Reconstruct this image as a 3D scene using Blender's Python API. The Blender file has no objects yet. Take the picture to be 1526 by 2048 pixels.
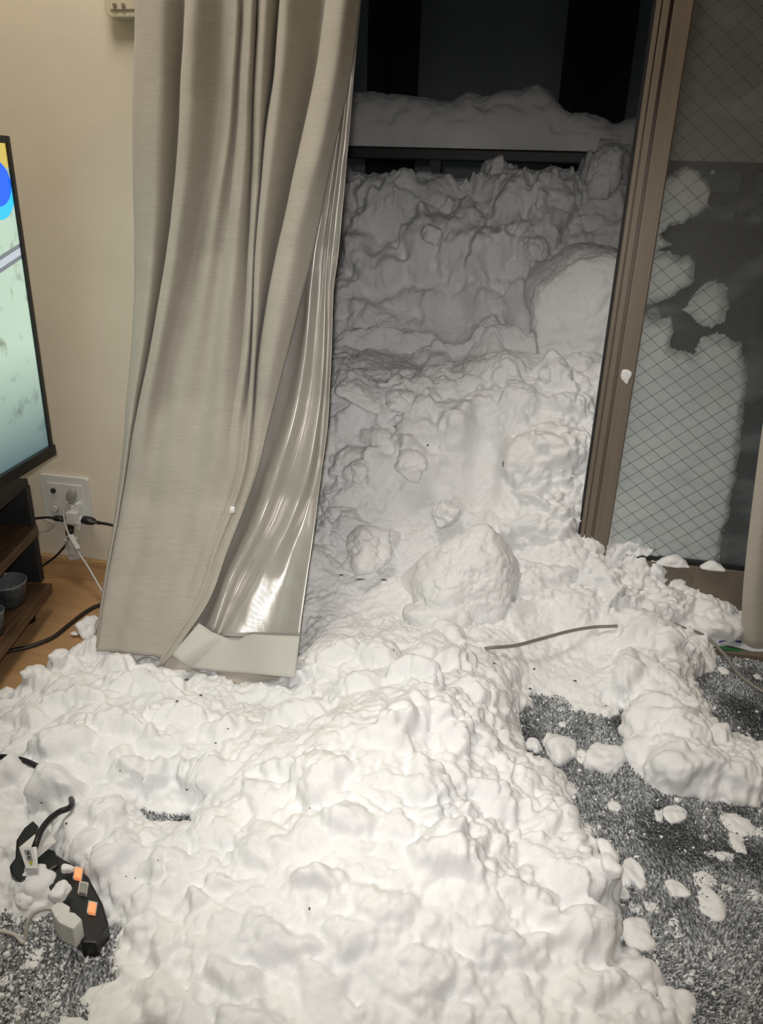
import bpy, bmesh, math, random
import numpy as np
from mathutils import Vector, Matrix

# ------------------------------------------------------------------ camera, world, lights, exposure
sc = bpy.context.scene
col = sc.collection
W, H, F = 1526, 2048, 1539.0
P, YAW, ROLL = math.radians(22.8), math.radians(10.7), math.radians(1.9)
CAM = Vector((0.0, -1.45, 0.8685))
fh = Vector((-math.sin(YAW), math.cos(YAW), 0)); rh = Vector((math.cos(YAW), math.sin(YAW), 0))
FWD = fh*math.cos(P) + Vector((0, 0, -math.sin(P)))
up0 = fh*math.sin(P) + Vector((0, 0, math.cos(P)))
RGT = rh*math.cos(ROLL) + up0*math.sin(ROLL)
UPV = -rh*math.sin(ROLL) + up0*math.cos(ROLL)
cam_data = bpy.data.cameras.new('camera'); cam = bpy.data.objects.new('camera', cam_data); col.objects.link(cam)
m = Matrix.Identity(4)
for i in range(3):
    m[i][0] = RGT[i]; m[i][1] = UPV[i]; m[i][2] = -FWD[i]; m[i][3] = CAM[i]
cam.matrix_world = m
cam_data.sensor_fit = 'VERTICAL'; cam_data.sensor_height = 36; cam_data.lens = F/H*36
cam_data.clip_start = 0.02
sc.camera = cam

world = bpy.data.worlds.new('night'); sc.world = world; world.use_nodes = True
bg = world.node_tree.nodes['Background']; bg.inputs[0].default_value = (0.35, 0.42, 0.5, 1); bg.inputs[1].default_value = 0.03
sc.view_settings.view_transform = 'Standard'; sc.view_settings.look = 'None'
sc.view_settings.gamma = 1; sc.view_settings.use_curve_mapping = False
sc.view_settings.exposure = 0.12

def area_light(name, loc, target, size, power, color, shape='DISK'):
    l = bpy.data.lights.new(name, 'AREA'); l.shape = shape; l.size = size; l.energy = power; l.color = color
    o = bpy.data.objects.new(name, l); col.objects.link(o); o.location = loc
    o.rotation_euler = (Vector(target)-Vector(loc)).to_track_quat('-Z', 'Y').to_euler()
    return o
CEIL = 2.35
area_light('ceiling_light', (-0.62, -0.58, CEIL-0.10), (-0.62, -0.58, 0), 0.6, 14, (1.0, 0.93, 0.84))
# the photographer's torch, a hand's breadth above the lens
tl = bpy.data.lights.new('torch_light', 'SPOT'); tl.energy = 33; tl.color = (1.0, 0.98, 0.96); tl.shadow_soft_size = 0.012
tl.spot_size = math.radians(80); tl.spot_blend = 1.0
to = bpy.data.objects.new('torch_light', tl); col.objects.link(to)
to.location = CAM + UPV*0.035 - RGT*0.015 - FWD*0.01
to.rotation_euler = (FWD + RGT*0.05 - UPV*0.10).to_track_quat('-Z', 'Y').to_euler()

# ------------------------------------------------------------------ helpers
def ray(px, py):
    return FWD + RGT*((px-W/2)/F) - UPV*((py-H/2)/F)
def at(px, py, Y):
    d = ray(px, py); return CAM + d*((Y-CAM.y)/d.y)
def atz(px, py, Z):
    d = ray(px, py); return CAM + d*((Z-CAM.z)/d.z)
def atx(px, py, X):
    d = ray(px, py); return CAM + d*((X-CAM.x)/d.x)
CN, RN, UN, FN = (np.array(v) for v in (CAM, RGT, UPV, FWD))
def project(Pn):
    v = Pn-CN; z = np.maximum(v@FN, 1e-3)
    return W/2+F*(v@RN)/z, H/2-F*(v@UN)/z, z

def tag(o, label=None, cat=None, group=None, kind=None):
    if label: o['label'] = label
    if cat: o['category'] = cat
    if group: o['group'] = group
    if kind: o['kind'] = kind
    return o
def empty(name, loc, rot=(0, 0, 0)):
    o = bpy.data.objects.new(name, None); col.objects.link(o); o.location = loc; o.rotation_euler = rot
    o.empty_display_size = .05
    return o
def link(name, me, mat, parent=None, world_coords=True):
    """link a mesh; when world_coords, vertices are given in world space and stay there under the parent"""
    o = bpy.data.objects.new(name, me); col.objects.link(o)
    if mat: me.materials.append(mat)
    if parent:
        o.parent = parent
        if world_coords:
            bpy.context.view_layer.update()
            o.matrix_parent_inverse = parent.matrix_world.inverted()
    return o
def shade(me, smooth=True):
    me.polygons.foreach_set('use_smooth', np.full(len(me.polygons), smooth)); me.update()
def bm_obj(name, bm, mat, parent=None, smooth=False, world_coords=True, bevel=0, seg=2):
    if bevel:
        es = [e for e in bm.edges if len(e.link_faces) == 2 and e.calc_face_angle(0) > 0.6]
        bmesh.ops.bevel(bm, geom=es, offset=bevel, segments=seg, affect='EDGES', profile=0.6)
    me = bpy.data.meshes.new(name); bm.to_mesh(me); bm.free()
    shade(me, smooth)
    return link(name, me, mat, parent, world_coords)
def add_box(bm, c, s, rot=None):
    r = bmesh.ops.create_cube(bm, size=1)
    M = Matrix.Translation(c) @ (rot if rot is not None else Matrix.Identity(4)) @ Matrix.Diagonal((s[0], s[1], s[2], 1))
    bmesh.ops.transform(bm, matrix=M, verts=r['verts'])
def box(name, x0, x1, y0, y1, z0, z1, mat, parent=None, bevel=0):
    bm = bmesh.new(); add_box(bm, ((x0+x1)/2, (y0+y1)/2, (z0+z1)/2), (abs(x1-x0), abs(y1-y0), abs(z1-z0)))
    return bm_obj(name, bm, mat, parent, bevel=bevel)
def add_cyl(bm, c, r, h, rot=None, seg=24, r2=None):
    q = bmesh.ops.create_cone(bm, cap_ends=True, segments=seg, radius1=r, radius2=r if r2 is None else r2, depth=h)
    bmesh.ops.transform(bm, matrix=Matrix.Translation(c) @ (rot if rot is not None else Matrix.Identity(4)), verts=q['verts'])
def lathe(bm, prof, c, seg=48, ribs=0, ribamp=0):
    rings = []
    for (r, z) in prof:
        rings.append([bm.verts.new((c[0]+r*math.cos(2*math.pi*k/seg), c[1]+r*math.sin(2*math.pi*k/seg), c[2]+z)) for k in range(seg)])
    for a, b in zip(rings, rings[1:]):
        for k in range(seg):
            bm.faces.new((a[k], a[(k+1) % seg], b[(k+1) % seg], b[k]))
def cr(pts, n):
    """Catmull-Rom through 3-D points"""
    P_ = [Vector(p) for p in pts]; P_ = [P_[0]*2-P_[1]]+P_+[P_[-1]*2-P_[-2]]
    out = []
    for i in range(1, len(P_)-2):
        for k in range(n):
            t = k/n; a, b, c, d = P_[i-1:i+3]
            out.append(0.5*((2*b)+(c-a)*t+(2*a-5*b+4*c-d)*t*t+(3*b-a-3*c+d)*t**3))
    out.append(P_[-2]); return out
def tube(name, pts, r, mat, parent=None, n=8, seg=10, flat=1.0):
    path = cr(pts, n); bm = bmesh.new(); rings = []
    prev = Vector((0, 0, 1))
    for i, p in enumerate(path):
        t = (path[min(i+1, len(path)-1)]-path[max(i-1, 0)]).normalized()
        s = t.cross(prev)
        if s.length < 1e-4: s = t.cross(Vector((0, 1, 0)))
        s.normalize(); u = s.cross(t).normalized(); prev = u
        rings.append([bm.verts.new(p+s*(math.cos(2*math.pi*k/seg)*r)+u*(math.sin(2*math.pi*k/seg)*r*flat)) for k in range(seg)])
    for a, b in zip(rings, rings[1:]):
        for k in range(seg): bm.faces.new((a[k], a[(k+1) % seg], b[(k+1) % seg], b[k]))
    bm.faces.new(rings[0][::-1]); bm.faces.new(rings[-1])
    return bm_obj(name, bm, mat, parent, smooth=True)
def grid_mesh(name, V, nu, nv, mat, parent=None, smooth=True, keep=None):
    """V: (nv*nu,3) array row-major"""
    i = np.arange(nv-1)[:, None]*nu+np.arange(nu-1)[None, :]
    q = np.stack([i, i+1, i+nu+1, i+nu], -1).reshape(-1, 4)
    if keep is not None: q = q[keep[q].all(1)]
    used, inv = np.unique(q, return_inverse=True); q = inv.reshape(-1, 4)
    V = V[used]
    me = np_mesh(name, V, q)
    shade(me, smooth); o = link(name, me, mat, parent); return o, used
def np_mesh(name, V, q):
    me = bpy.data.meshes.new(name); k = q.shape[1]
    me.vertices.add(len(V)); me.vertices.foreach_set('co', np.ascontiguousarray(V, dtype=np.float32).ravel())
    me.loops.add(q.size); me.loops.foreach_set('vertex_index', q.astype(np.int32).ravel())
    me.polygons.add(len(q)); me.polygons.foreach_set('loop_start', np.arange(0, q.size, k, dtype=np.int32))
    me.update(calc_edges=True); return me
def thicken(o, t, off=-1):
    md = o.modifiers.new('thickness', 'SOLIDIFY'); md.thickness = t; md.offset = off; return o

# ------------------------------------------------------------------ noise in numpy
rng = np.random.default_rng(7)
PERM = np.concatenate([rng.permutation(256)]*2).astype(np.int32)
JIT = rng.random((256, 4)).astype(np.float32)
def hsh(ix, iy, iz): return PERM[(PERM[(PERM[ix & 255]+iy) & 255]+iz) & 255]
def vnoise(Pn, f, seed=0):
    Q = Pn*f+seed*17.31; I = np.floor(Q).astype(np.int32); T = (Q-I).astype(np.float32); T = T*T*(3-2*T)
    r = 0
    for dx in (0, 1):
        wx = T[:, 0] if dx else 1-T[:, 0]
        for dy in (0, 1):
            wy = T[:, 1] if dy else 1-T[:, 1]
            for dz in (0, 1):
                wz = T[:, 2] if dz else 1-T[:, 2]
                r = r+wx*wy*wz*JIT[hsh(I[:, 0]+dx, I[:, 1]+dy, I[:, 2]+dz), 3]
    return r*2-1
def fbm(Pn, f, oc=3, seed=0):
    r = 0; a = 1
    for k in range(oc): r = r+a*vnoise(Pn, f*2.03**k, seed+k); a *= .5
    return r
def worley(Pn, cell, seed=0):
    """rounded lumps: height 0..1 of the union of spheres of varied size, creases between them"""
    Q = Pn/cell+seed*11.7; I = np.floor(Q).astype(np.int32); T = (Q-I).astype(np.float32)
    best = np.zeros(len(Pn), np.float32)
    for dx in (-1, 0, 1):
        for dy in (-1, 0, 1):
            for dz in (-1, 0, 1):
                h = hsh(I[:, 0]+dx, I[:, 1]+dy, I[:, 2]+dz); J = JIT[h]
                d2 = (J[:, 0]+dx-T[:, 0])**2+(J[:, 1]+dy-T[:, 1])**2+(J[:, 2]+dz-T[:, 2])**2
                R = .62+.5*J[:, 3]
                best = np.maximum(best, R*R-d2)
    return np.sqrt(np.maximum(best, 0))

# ------------------------------------------------------------------ materials
def newmat(name, color=(.5, .5, .5), rough=.6, metal=0, spec=.5):
    m_ = bpy.data.materials.new(name); m_.use_nodes = True; b = m_.node_tree.nodes['Principled BSDF']
    b.inputs['Base Color'].default_value = (*color, 1); b.inputs['Roughness'].default_value = rough
    b.inputs['Metallic'].default_value = metal; b.inputs['Specular IOR Level'].default_value = spec
    return m_, m_.node_tree, b
def nd(nt, t, **kw):
    n = nt.nodes.new(t)
    for k, v in kw.items():
        if k in n.inputs: n.inputs[k].default_value = v
        else: setattr(n, k, v)
    return n
def obj_coords(nt, scale=(1, 1, 1)):
    tc = nd(nt, 'ShaderNodeTexCoord'); mp = nd(nt, 'ShaderNodeMapping'); mp.inputs['Scale'].default_value = scale
    nt.links.new(tc.outputs['Object'], mp.inputs['Vector']); return mp.outputs['Vector']
def noise_color(nt, b, c1, c2, scale, vec=None, detail=4, lo=.35, hi=.65, rough=.5):
    n = nd(nt, 'ShaderNodeTexNoise', Scale=scale, Detail=detail, Roughness=rough)
    nt.links.new(vec or obj_coords(nt), n.inputs['Vector'])
    r = nd(nt, 'ShaderNodeValToRGB'); r.color_ramp.elements[0].position = lo; r.color_ramp.elements[1].position = hi
    r.color_ramp.elements[0].color = (*c1, 1); r.color_ramp.elements[1].color = (*c2, 1)
    nt.links.new(n.outputs['Fac'], r.inputs['Fac']); nt.links.new(r.outputs['Color'], b.inputs['Base Color']); return r
def bump(nt, b, scale, strength, dist, vec=None, detail=4, prev=None):
    n = nd(nt, 'ShaderNodeTexNoise', Scale=scale, Detail=detail)
    nt.links.new(vec or obj_coords(nt), n.inputs['Vector'])
    bp = nd(nt, 'ShaderNodeBump', Strength=strength, Distance=dist)
    nt.links.new(n.outputs['Fac'], bp.inputs['Height'])
    if prev: nt.links.new(prev.outputs['Normal'], bp.inputs['Normal'])
    nt.links.new(bp.outputs['Normal'], b.inputs['Normal']); return bp
def simple(name, c, rough=.6, metal=0, spec=.5, vary=.08, scale=30, bs=0, bscale=200):
    m_, nt, b = newmat(name, c, rough, metal, spec)
    noise_color(nt, b, tuple(x*(1-vary) for x in c), tuple(min(1, x*(1+vary)) for x in c), scale)
    if bs: bump(nt, b, bscale, bs, .001)
    return m_

def snow_material():
    m_, nt, b = newmat('snow', (.9, .9, .9), .75, 0, .25)
    noise_color(nt, b, (.86, .865, .87), (.93, .925, .915), 9, detail=3)
    b.inputs['Subsurface Weight'].default_value = .4; b.inputs['Subsurface Radius'].default_value = (1, 1, 1); b.inputs['Subsurface Scale'].default_value = .006
    p = bump(nt, b, 260, .35, .002, detail=5)
    bump(nt, b, 900, .35, .0006, detail=3, prev=p)
    return m_
M_SNOW = snow_material()
M_WALL, nt, b = newmat('wallpaper', (.68, .62, .5), .85, 0, .2)
noise_color(nt, b, (.75, .68, .55), (.79, .72, .59), 6); bump(nt, b, 420, .35, .0008)
M_WOODF, nt, b = newmat('floor_wood', (.4, .22, .1), .42)
noise_color(nt, b, (.40, .235, .11), (.49, .30, .15), 3, vec=obj_coords(nt, (1.5, 14, 1)), lo=.3, hi=.7)
M_BASE, nt, b = newmat('baseboard_wood', (.5, .32, .16), .5)
noise_color(nt, b, (.46, .28, .13), (.53, .34, .17), 4, vec=obj_coords(nt, (1, 1, 20)))
M_SHELF, nt, b = newmat('dark_walnut', (.12, .07, .035), .45)
noise_color(nt, b, (.055, .03, .016), (.15, .085, .045), 5, vec=obj_coords(nt, (28, 2.5, 28)), lo=.3, hi=.7)
M_BLACK = simple('black_plastic', (.012, .012, .013), .38, vary=.2)
M_BLACKP = simple('black_board', (.014, .014, .016), .6, vary=.25, bs=.1)
M_BEZEL = simple('tv_bezel', (.01, .01, .011), .3, vary=.1)
M_WHITE = simple('white_plastic', (.72, .72, .68), .4, vary=.03)
M_CREAM = simple('cream_plastic', (.62, .57, .42), .4, vary=.03)
M_GREYP = simple('grey_plastic', (.36, .35, .31), .45, vary=.04)
M_GREYC = simple('grey_cable', (.24, .22, .19), .45, vary=.05)
M_PALEC = simple('pale_cable', (.55, .53, .48), .4, vary=.05)
M_PAPER = simple('paper', (.8, .79, .77), .7, vary=.03)
M_METAL = simple('metal', (.4, .37, .3), .3, metal=1)
M_BRONZE, nt, b = newmat('bronze_aluminium', (.2, .16, .12), .45, .2)
noise_color(nt, b, (.19, .155, .12), (.22, .18, .14), 3, vec=obj_coords(nt, (60, 60, 1)))
M_GASKET = simple('rubber_gasket', (.012, .012, .012), .6)
M_DARKRAIL = simple('dark_handrail', (.03, .03, .03), .5)
M_DARKWALL, nt, b = newmat('far_wall', (.05, .052, .045), .9)
noise_color(nt, b, (.6, .61, .55), (.7, .7, .62), 2)
M_DARKPOST = simple('far_post', (.05, .05, .05), .8)
M_PANEL = simple('grey_panel', (.72, .72, .74), .6, vary=.04, scale=3)
M_GLAZE = simple('grey_glaze', (.04, .047, .05), .16, vary=.3, scale=60, spec=.6)
M_GLAZEIN = simple('pale_glaze', (.17, .19, .195), .15, vary=.15, scale=60)
M_GLAZERIM = simple('rim_glaze', (.2, .22, .225), .15, vary=.1)

def fabric(name, c1, c2, rough=.8, metal=0):
    m_, nt, b = newmat(name, c1, rough, metal, .25)
    v = obj_coords(nt, (16, 16, 420))
    n = nd(nt, 'ShaderNodeTexNoise', Scale=1.6, Detail=5, Roughness=.6); nt.links.new(v, n.inputs['Vector'])
    r = nd(nt, 'ShaderNodeValToRGB'); r.color_ramp.elements[0].position = .3; r.color_ramp.elements[1].position = .7
    r.color_ramp.elements[0].color = (*c1, 1); r.color_ramp.elements[1].color = (*c2, 1)
    nt.links.new(n.outputs['Fac'], r.inputs['Fac']); nt.links.new(r.outputs['Color'], b.inputs['Base Color'])
    bp = nd(nt, 'ShaderNodeBump', Strength=.25, Distance=.0006); nt.links.new(n.outputs['Fac'], bp.inputs['Height'])
    nt.links.new(bp.outputs['Normal'], b.inputs['Normal'])
    b.inputs['Sheen Weight'].default_value = .15
    return m_
M_CURT = fabric('curtain_fabric', (.44, .405, .35), (.53, .49, .425))
M_HEMB = fabric('curtain_hem_beige', (.44, .395, .34), (.5, .455, .395))
M_HEM = simple('lining_hem', (.58, .57, .52), .5, vary=.03, scale=12)
M_SATIN, nt, b = newmat('satin_lining', (.56, .535, .49), .3, .35, .7)
v = obj_coords(nt, (1, 1, 1))
wv = nd(nt, 'ShaderNodeTexWave', Scale=170, Distortion=.4); wv.bands_direction = 'Z'; nt.links.new(v, wv.inputs['Vector'])
n = nd(nt, 'ShaderNodeTexNoise', Scale=14, Detail=3); nt.links.new(obj_coords(nt, (1.6, 1.6, .35)), n.inputs['Vector'])
bp = nd(nt, 'ShaderNodeBump', Strength=.12, Distance=.0006); nt.links.new(wv.outputs['Fac'], bp.inputs['Height'])
bp2 = nd(nt, 'ShaderNodeBump', Strength=.25, Distance=.006); nt.links.new(n.outputs['Fac'], bp2.inputs['Height'])
nt.links.new(bp.outputs['Normal'], bp2.inputs['Normal']); nt.links.new(bp2.outputs['Normal'], b.inputs['Normal'])

def pane_material():
    m_, nt, b = newmat('wired_glass', (.8, .85, .82), .05)
    nt.nodes.remove(b); out = nt.nodes['Material Output']
    tr = nd(nt, 'ShaderNodeBsdfTransparent'); tr.inputs[0].default_value = (.985, 1, .985, 1)
    gl = nd(nt, 'ShaderNodeBsdfGlossy'); gl.inputs['Roughness'].default_value = .03
    fr = nd(nt, 'ShaderNodeFresnel'); fr.inputs['IOR'].default_value = 1.5
    mx = nd(nt, 'ShaderNodeMixShader')
    nt.links.new(fr.outputs[0], mx.inputs[0]); nt.links.new(tr.outputs[0], mx.inputs[1]); nt.links.new(gl.outputs[0], mx.inputs[2])
    # a light film of condensation
    df = nd(nt, 'ShaderNodeBsdfDiffuse'); df.inputs[0].default_value = (.58, .62, .64, 1)
    n = nd(nt, 'ShaderNodeTexNoise', Scale=7, Detail=5); nt.links.new(obj_coords(nt, (1, 1, 2.2)), n.inputs['Vector'])
    r = nd(nt, 'ShaderNodeValToRGB'); r.color_ramp.elements[0].position = .5; r.color_ramp.elements[1].position = .62
    r.color_ramp.elements[0].color = (.085, .085, .085, 1); r.color_ramp.elements[1].color = (.15, .15, .15, 1)
    nt.links.new(n.outputs['Fac'], r.inputs['Fac'])
    m2 = nd(nt, 'ShaderNodeMixShader'); nt.links.new(r.outputs['Color'], m2.inputs[0])
    nt.links.new(mx.outputs[0], m2.inputs[1]); nt.links.new(df.outputs[0], m2.inputs[2])
    nt.links.new(m2.outputs[0], out.inputs['Surface']); return m_
M_GLASS = pane_material()
M_WIRE = simple('mesh_wire', (.04, .04, .04), .5, metal=.3)

# ------------------------------------------------------------------ structure
def struct(o): o['kind'] = 'structure'; return o
XL, XR, YB = -1.32, 2.1, -4.0
WX0, WX1, WZ1 = -0.66, 1.12, 1.40          # window opening; its unseen top is set low to shade the upper balcony snow
SY = 0.10                                   # face of the sash
struct(box('floor', XL, XR, YB, 0.02, -.05, 0, M_WOODF))
struct(box('ceiling', XL, XR, YB, 0.12, CEIL, CEIL+.05, M_WALL))
bm = bmesh.new()
add_box(bm, ((XL+WX0)/2, .07, CEIL/2), (WX0-XL, .14, CEIL)); add_box(bm, ((XR+WX1)/2, .07, CEIL/2), (XR-WX1, .14, CEIL))
add_box(bm, ((WX0+WX1)/2, .07, (CEIL+WZ1)/2), (WX1-WX0, .14, CEIL-WZ1))
struct(bm_obj('wall_back', bm, M_WALL))
struct(box('wall_left', XL-.1, XL, YB, .14, 0, CEIL, M_WALL))
struct(box('wall_right', XR, XR+.1, YB, .14, 0, CEIL, M_WALL))
struct(box('wall_front', XL, XR, YB-.1, YB, 0, CEIL, M_WALL))
bm = bmesh.new()
add_box(bm, ((XL+WX0)/2, -.005, .027), (WX0-XL, .010, .054)); add_box(bm, ((XL+WX0)/2, -.0065, .0475), (WX0-XL, .013, .011))
struct(bm_obj('baseboard_back', bm, M_BASE, bevel=.0015))
# window frame
wf = empty('window_1', ((WX0+WX1)/2, .1, 0)); wf['kind'] = 'structure'
box('jamb', WX0, WX0+.03, .02, .22, 0, WZ1, M_BRONZE, wf, .002)
box('jamb', WX1-.03, WX1, .02, .22, 0, WZ1, M_BRONZE, wf, .002)
box('head', WX0+.03, WX1-.03, .02, .22, WZ1-.04, WZ1, M_BRONZE, wf, .002)  # out of view, lowered to keep lamp light off the upper snow bank
bm = bmesh.new(); add_box(bm, ((WX0+WX1)/2, .11, .005), (WX1-WX0-.06, .22, .03))
for yy in (.075, .115, .155): add_box(bm, ((WX0+WX1)/2, yy, .024), (WX1-WX0-.06, .004, .012))
bm_obj('sill', bm, M_BRONZE, wf)
# sash with wired glass; the other sash has been slid behind it
gx0 = at(1213, 1110, SY).x; sx0 = at(1153, 1118, SY).x; gz0 = at(1213, 1110, SY).z
gx1 = sx0+.84
def sash(name, x0, x1, y, gz, stile, parent_label=None):
    r = empty(name, ((x0+x1)/2, y, 0)); r['kind'] = 'structure'
    z1 = WZ1-.045; d = .028
    bm = bmesh.new()
    add_box(bm, (x0+stile/2, y+d/2, (z1+.03)/2), (stile, d, z1-.03))
    bm_obj('stile', bm, M_BRONZE, r, bevel=.002)
    bm = bmesh.new()
    # raised strips leave dark grooves between them
    add_box(bm, (x0+.0155, y-.006, (z1+.03)/2), (.011, .012, z1-.03))
    add_box(bm, (x0+.0045, y-.003, (z1+.03)/2), (.007, .006, z1-.03))
    add_box(bm, (x0+.042*stile/.06, y-.0045, (z1+.03)/2), (stile*.5, .009, z1-.03))
    bm_obj('stile_moulding', bm, M_BRONZE, r, bevel=.001)
    box('gasket', x0-.004, x0, y+.001, y+.02, .03, z1, M_GASKET, r)
    box('stile', x1-.05, x1, y, y+d, .03, z1, M_BRONZE, r, .002)
    box('bottom_rail', x0+stile, x1-.05, y, y+d, .03, gz-.004, M_BRONZE, r, .002)
    box('glazing_bead', x0+stile, x1-.05, y+.004, y+.02, gz-.004, gz+.004, M_GASKET, r)
    box('top_rail', x0+stile, x1-.05, y, y+d, z1-.06, z1, M_BRONZE, r, .002)
    g = box('glass_pane', x0+stile, x1-.05, y+.012, y+.018, gz, z1-.06, M_GLASS, r)
    # crossed wires cast in the pane
    bm = bmesh.new(); a0, a1, b0, b1 = x0+stile, x1-.05, gz, z1-.06
    for sgn, slope in ((1, .80), (-1, .80)):
        sp = .0315
        k0 = int((-(a1-a0)*slope)/sp)-2; k1 = int(((b1-b0)+(a1-a0)*slope)/sp)+2
        for k in range(k0, k1):
            for (xa, xb) in ((a0, a1),):
                za = b0+k*sp; f = lambda x: za+sgn*slope*(x-a0)
                xs, xe = xa, xb
                # clip
                if sgn > 0:
                    if f(xs) < b0: xs = a0+(b0-za)/slope
                    if f(xe) > b1: xe = a0+(b1-za)/slope
                else:
                    if f(xs) > b1: xs = a0+(za-b1)/slope
                    if f(xe) < b0: xe = a0+(za-b0)/slope
                if xe-xs < .003: continue
                p, q = Vector((xs, y+.015, f(xs))), Vector((xe, y+.015, f(xe)))
                dd = (q-p); L = dd.length; ang = math.atan2(dd.z, dd.x)
                add_box(bm, (p+q)/2, (L, .0004, .0007), Matrix.Rotation(-ang, 4, 'Y'))
    w = bm_obj('wire_mesh', bm, M_WIRE, r); w['kind'] = 'stuff'
    return r
sash('window_2', sx0, gx1, SY, gz0, gx0-sx0)

# balcony: slab, handrail with its panel, far house
struct(box('balcony_floor', -1.7, 1.9, .14, 1.0, -.12, -.02, M_DARKRAIL))
RY = .92
rz = at(990, 300, RY).z
rl = empty('balcony_railing', (0, RY, 0)); tag(rl, 'dark balcony handrail buried under a long ridge of snow', 'railing')
box('handrail', -1.7, 1.9, RY-.02, RY+.05, rz-.03, rz+.0, M_DARKRAIL, rl, .004)
box('lower_bar', -1.7, 1.9, RY, RY+.03, rz-.12, rz-.09, M_DARKRAIL, rl, .004)
box('balcony_panel', -1.7, 1.9, RY+.0, RY+.03, -.05, rz-.16, M_DARKRAIL, rl)
for k in range(9): box('post', -1.6+k*.42, -1.57+k*.42, RY-.005, RY+.03, -.02, rz-.03, M_DARKRAIL, rl)
fb = empty('neighbouring_house', (0, 3.2, 0)); tag(fb, 'unlit neighbouring house wall in the dark behind the snowy handrail', 'building')
box('wall', -5, 5, 3.25, 3.4, -1, 4.5, M_DARKWALL, fb)
for px0, px1 in ((735, 830), (1128, 1268)):
    a, c = at(px0, 100, 3.1), at(px1, 100, 3.1)
    box('pillar', a.x, c.x, 3.1, 3.25, -1, 4.5, M_DARKPOST, fb)
    for q in (.3, .55): box('fluting', a.x+(c.x-a.x)*q, a.x+(c.x-a.x)*q+.03, 3.08, 3.1, -1, 4.5, M_DARKPOST, fb)
# pale partition board on the right half of the balcony
pp = empty('balcony_partition', (.75, .84, 0)); tag(pp, 'plain grey partition board outside the wired glass, above handrail level', 'panel')
pa = at(1330, 321, .84)
box('board', at(1322, 200, .84).x, 1.9, .84, .852, pa.z, 2.6, M_PANEL, pp, .001)
box('board_edge', at(1322, 200, .84).x, 1.9, .835, .857, pa.z-.022, pa.z, M_DARKRAIL, pp, .001)

# ------------------------------------------------------------------ snow drift: one sheet, indoor and outdoor
CTRL = []
def cz(px, py, Z): p = atz(px, py, Z); CTRL.append((p.x, p.y, Z))
def cy(px, py, Y): p = at(px, py, Y); CTRL.append((p.x, Y, p.z))
for a in [(763, 2040, .035), (300, 1990, .03), (1150, 2000, .03), (740, 1870, .06), (420, 1850, .05), (1080, 1850, .055), (700, 1700, .09),
          (440, 1700, .055), (960, 1700, .09), (760, 1560, .125), (600, 1500, .115), (900, 1560, .11), (1000, 1560, .07), (820, 1420, .135), (930, 1430, .12), (700, 1420, .12),
          (1000, 1400, .08), (500, 1450, .07), (330, 1460, .075), (180, 1480, .075), (60, 1470, .05), (60, 1600, .04), (200, 1600, .05), (340, 1600, .035),
          (300, 1400, .06), (150, 1380, .05), (60, 1400, .03), (480, 1400, .022), (560, 1410, .022), (620, 1390, .03), (280, 1320, .022), (400, 1345, .016), (540, 1350, .014), (460, 1330, .012), (340, 1330, .018), (240, 1750, .045),
          (640, 1300, .07), (720, 1300, .09), (850, 1330, .13), (640, 1200, .07), (720, 1220, .075), (1000, 1290, .08), (1100, 1290, .055), (1200, 1300, .05),
          (1150, 1380, .035), (1080, 1370, .035), (1220, 1400, .035), (1180, 1425, .03), (1290, 1300, .09), (1340, 1340, .07), (1300, 1420, .08), (1400, 1450, .045), (1350, 1500, .065), (1480, 1540, .055), (1540, 1545, .05), (1300, 1540, .03),
          (1270, 1240, .09), (1380, 1240, .06), (1440, 1230, .07), (1170, 1220, .09), (1100, 1200, .1), (1430, 1290, .03), (50, 1810, .028), (130, 1700, .055), (10, 1700, .036), (90, 1660, .042), (20, 1780, .022), (110, 1960, .012), (100, 1840, .016)]:
    cz(*a)
for a in [(620, 1100, .0), (700, 1120, .03), (840, 1120, .06), (1100, 1120, .05), (1000, 1100, .08), (1165, 1108, .06), (1198, 1118, .07), (1250, 1168, .07), (1310, 1185, .07), (1390, 1212, .07), (1450, 1185, .06)]: cy(*a)
for px in (560, 650, 740, 830, 920, 1010, 1100, 1200, 1290):
    for py, Y in ((1050, .11), (950, .17), (870, .22), (800, .28), (752, .34), (718, .50), (680, .60), (610, .67), (520, .72), (440, .77), (380, .83)):
        dy = .0
        if px > 1150: Y = Y+.03
        cy(px, py, Y)
for px in (600, 700, 800, 900, 1000, 1100, 1230): cy(px, 352, .885)
for X in (-1.0, -.8, -.6, -.4, -.2, 0, .2): CTRL.append((X, 1.0, .86))
for X in (.4, .6, 1.0): CTRL.append((X, 1.0, .15))
for X, Y, Z in ((.5, .13, .05), (.7, .13, .03), (.6, .4, .1), (.9, .4, .1), (.6, .7, .1), (.9, .7, .1), (-.9, .3, .4), (-.9, .6, .7), (.42, .3, .15), (.42, .6, .15), (.42, .8, .2), (.36, .75, .3),
                (-.62, .12, .18), (-.75, .12, .2), (-.62, -.02, .05), (-.7, -.15, .02), (1.0, 0, .02), (.75, -.1, .02), (1, -.6, 0), (-1.1, -.3, 0), (-1.1, -.9, 0), (-.8, -1.2, .0), (0, -1.2, .03), (.8, -1.2, 0)):
    CTRL.append((X, Y, Z))
C = np.array(CTRL)
def rbf_fit(C):
    d = np.sqrt(((C[:, None, :2]-C[None, :, :2])**2).sum(-1)+.02**2)
    A = -d+np.eye(len(C))*.006
    B = np.zeros((len(C)+1,)*2); B[:-1, :-1] = A; B[-1, :-1] = 1; B[:-1, -1] = 1
    return np.linalg.solve(B, np.append(C[:, 2], 0))
WT = rbf_fit(C)
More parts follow.
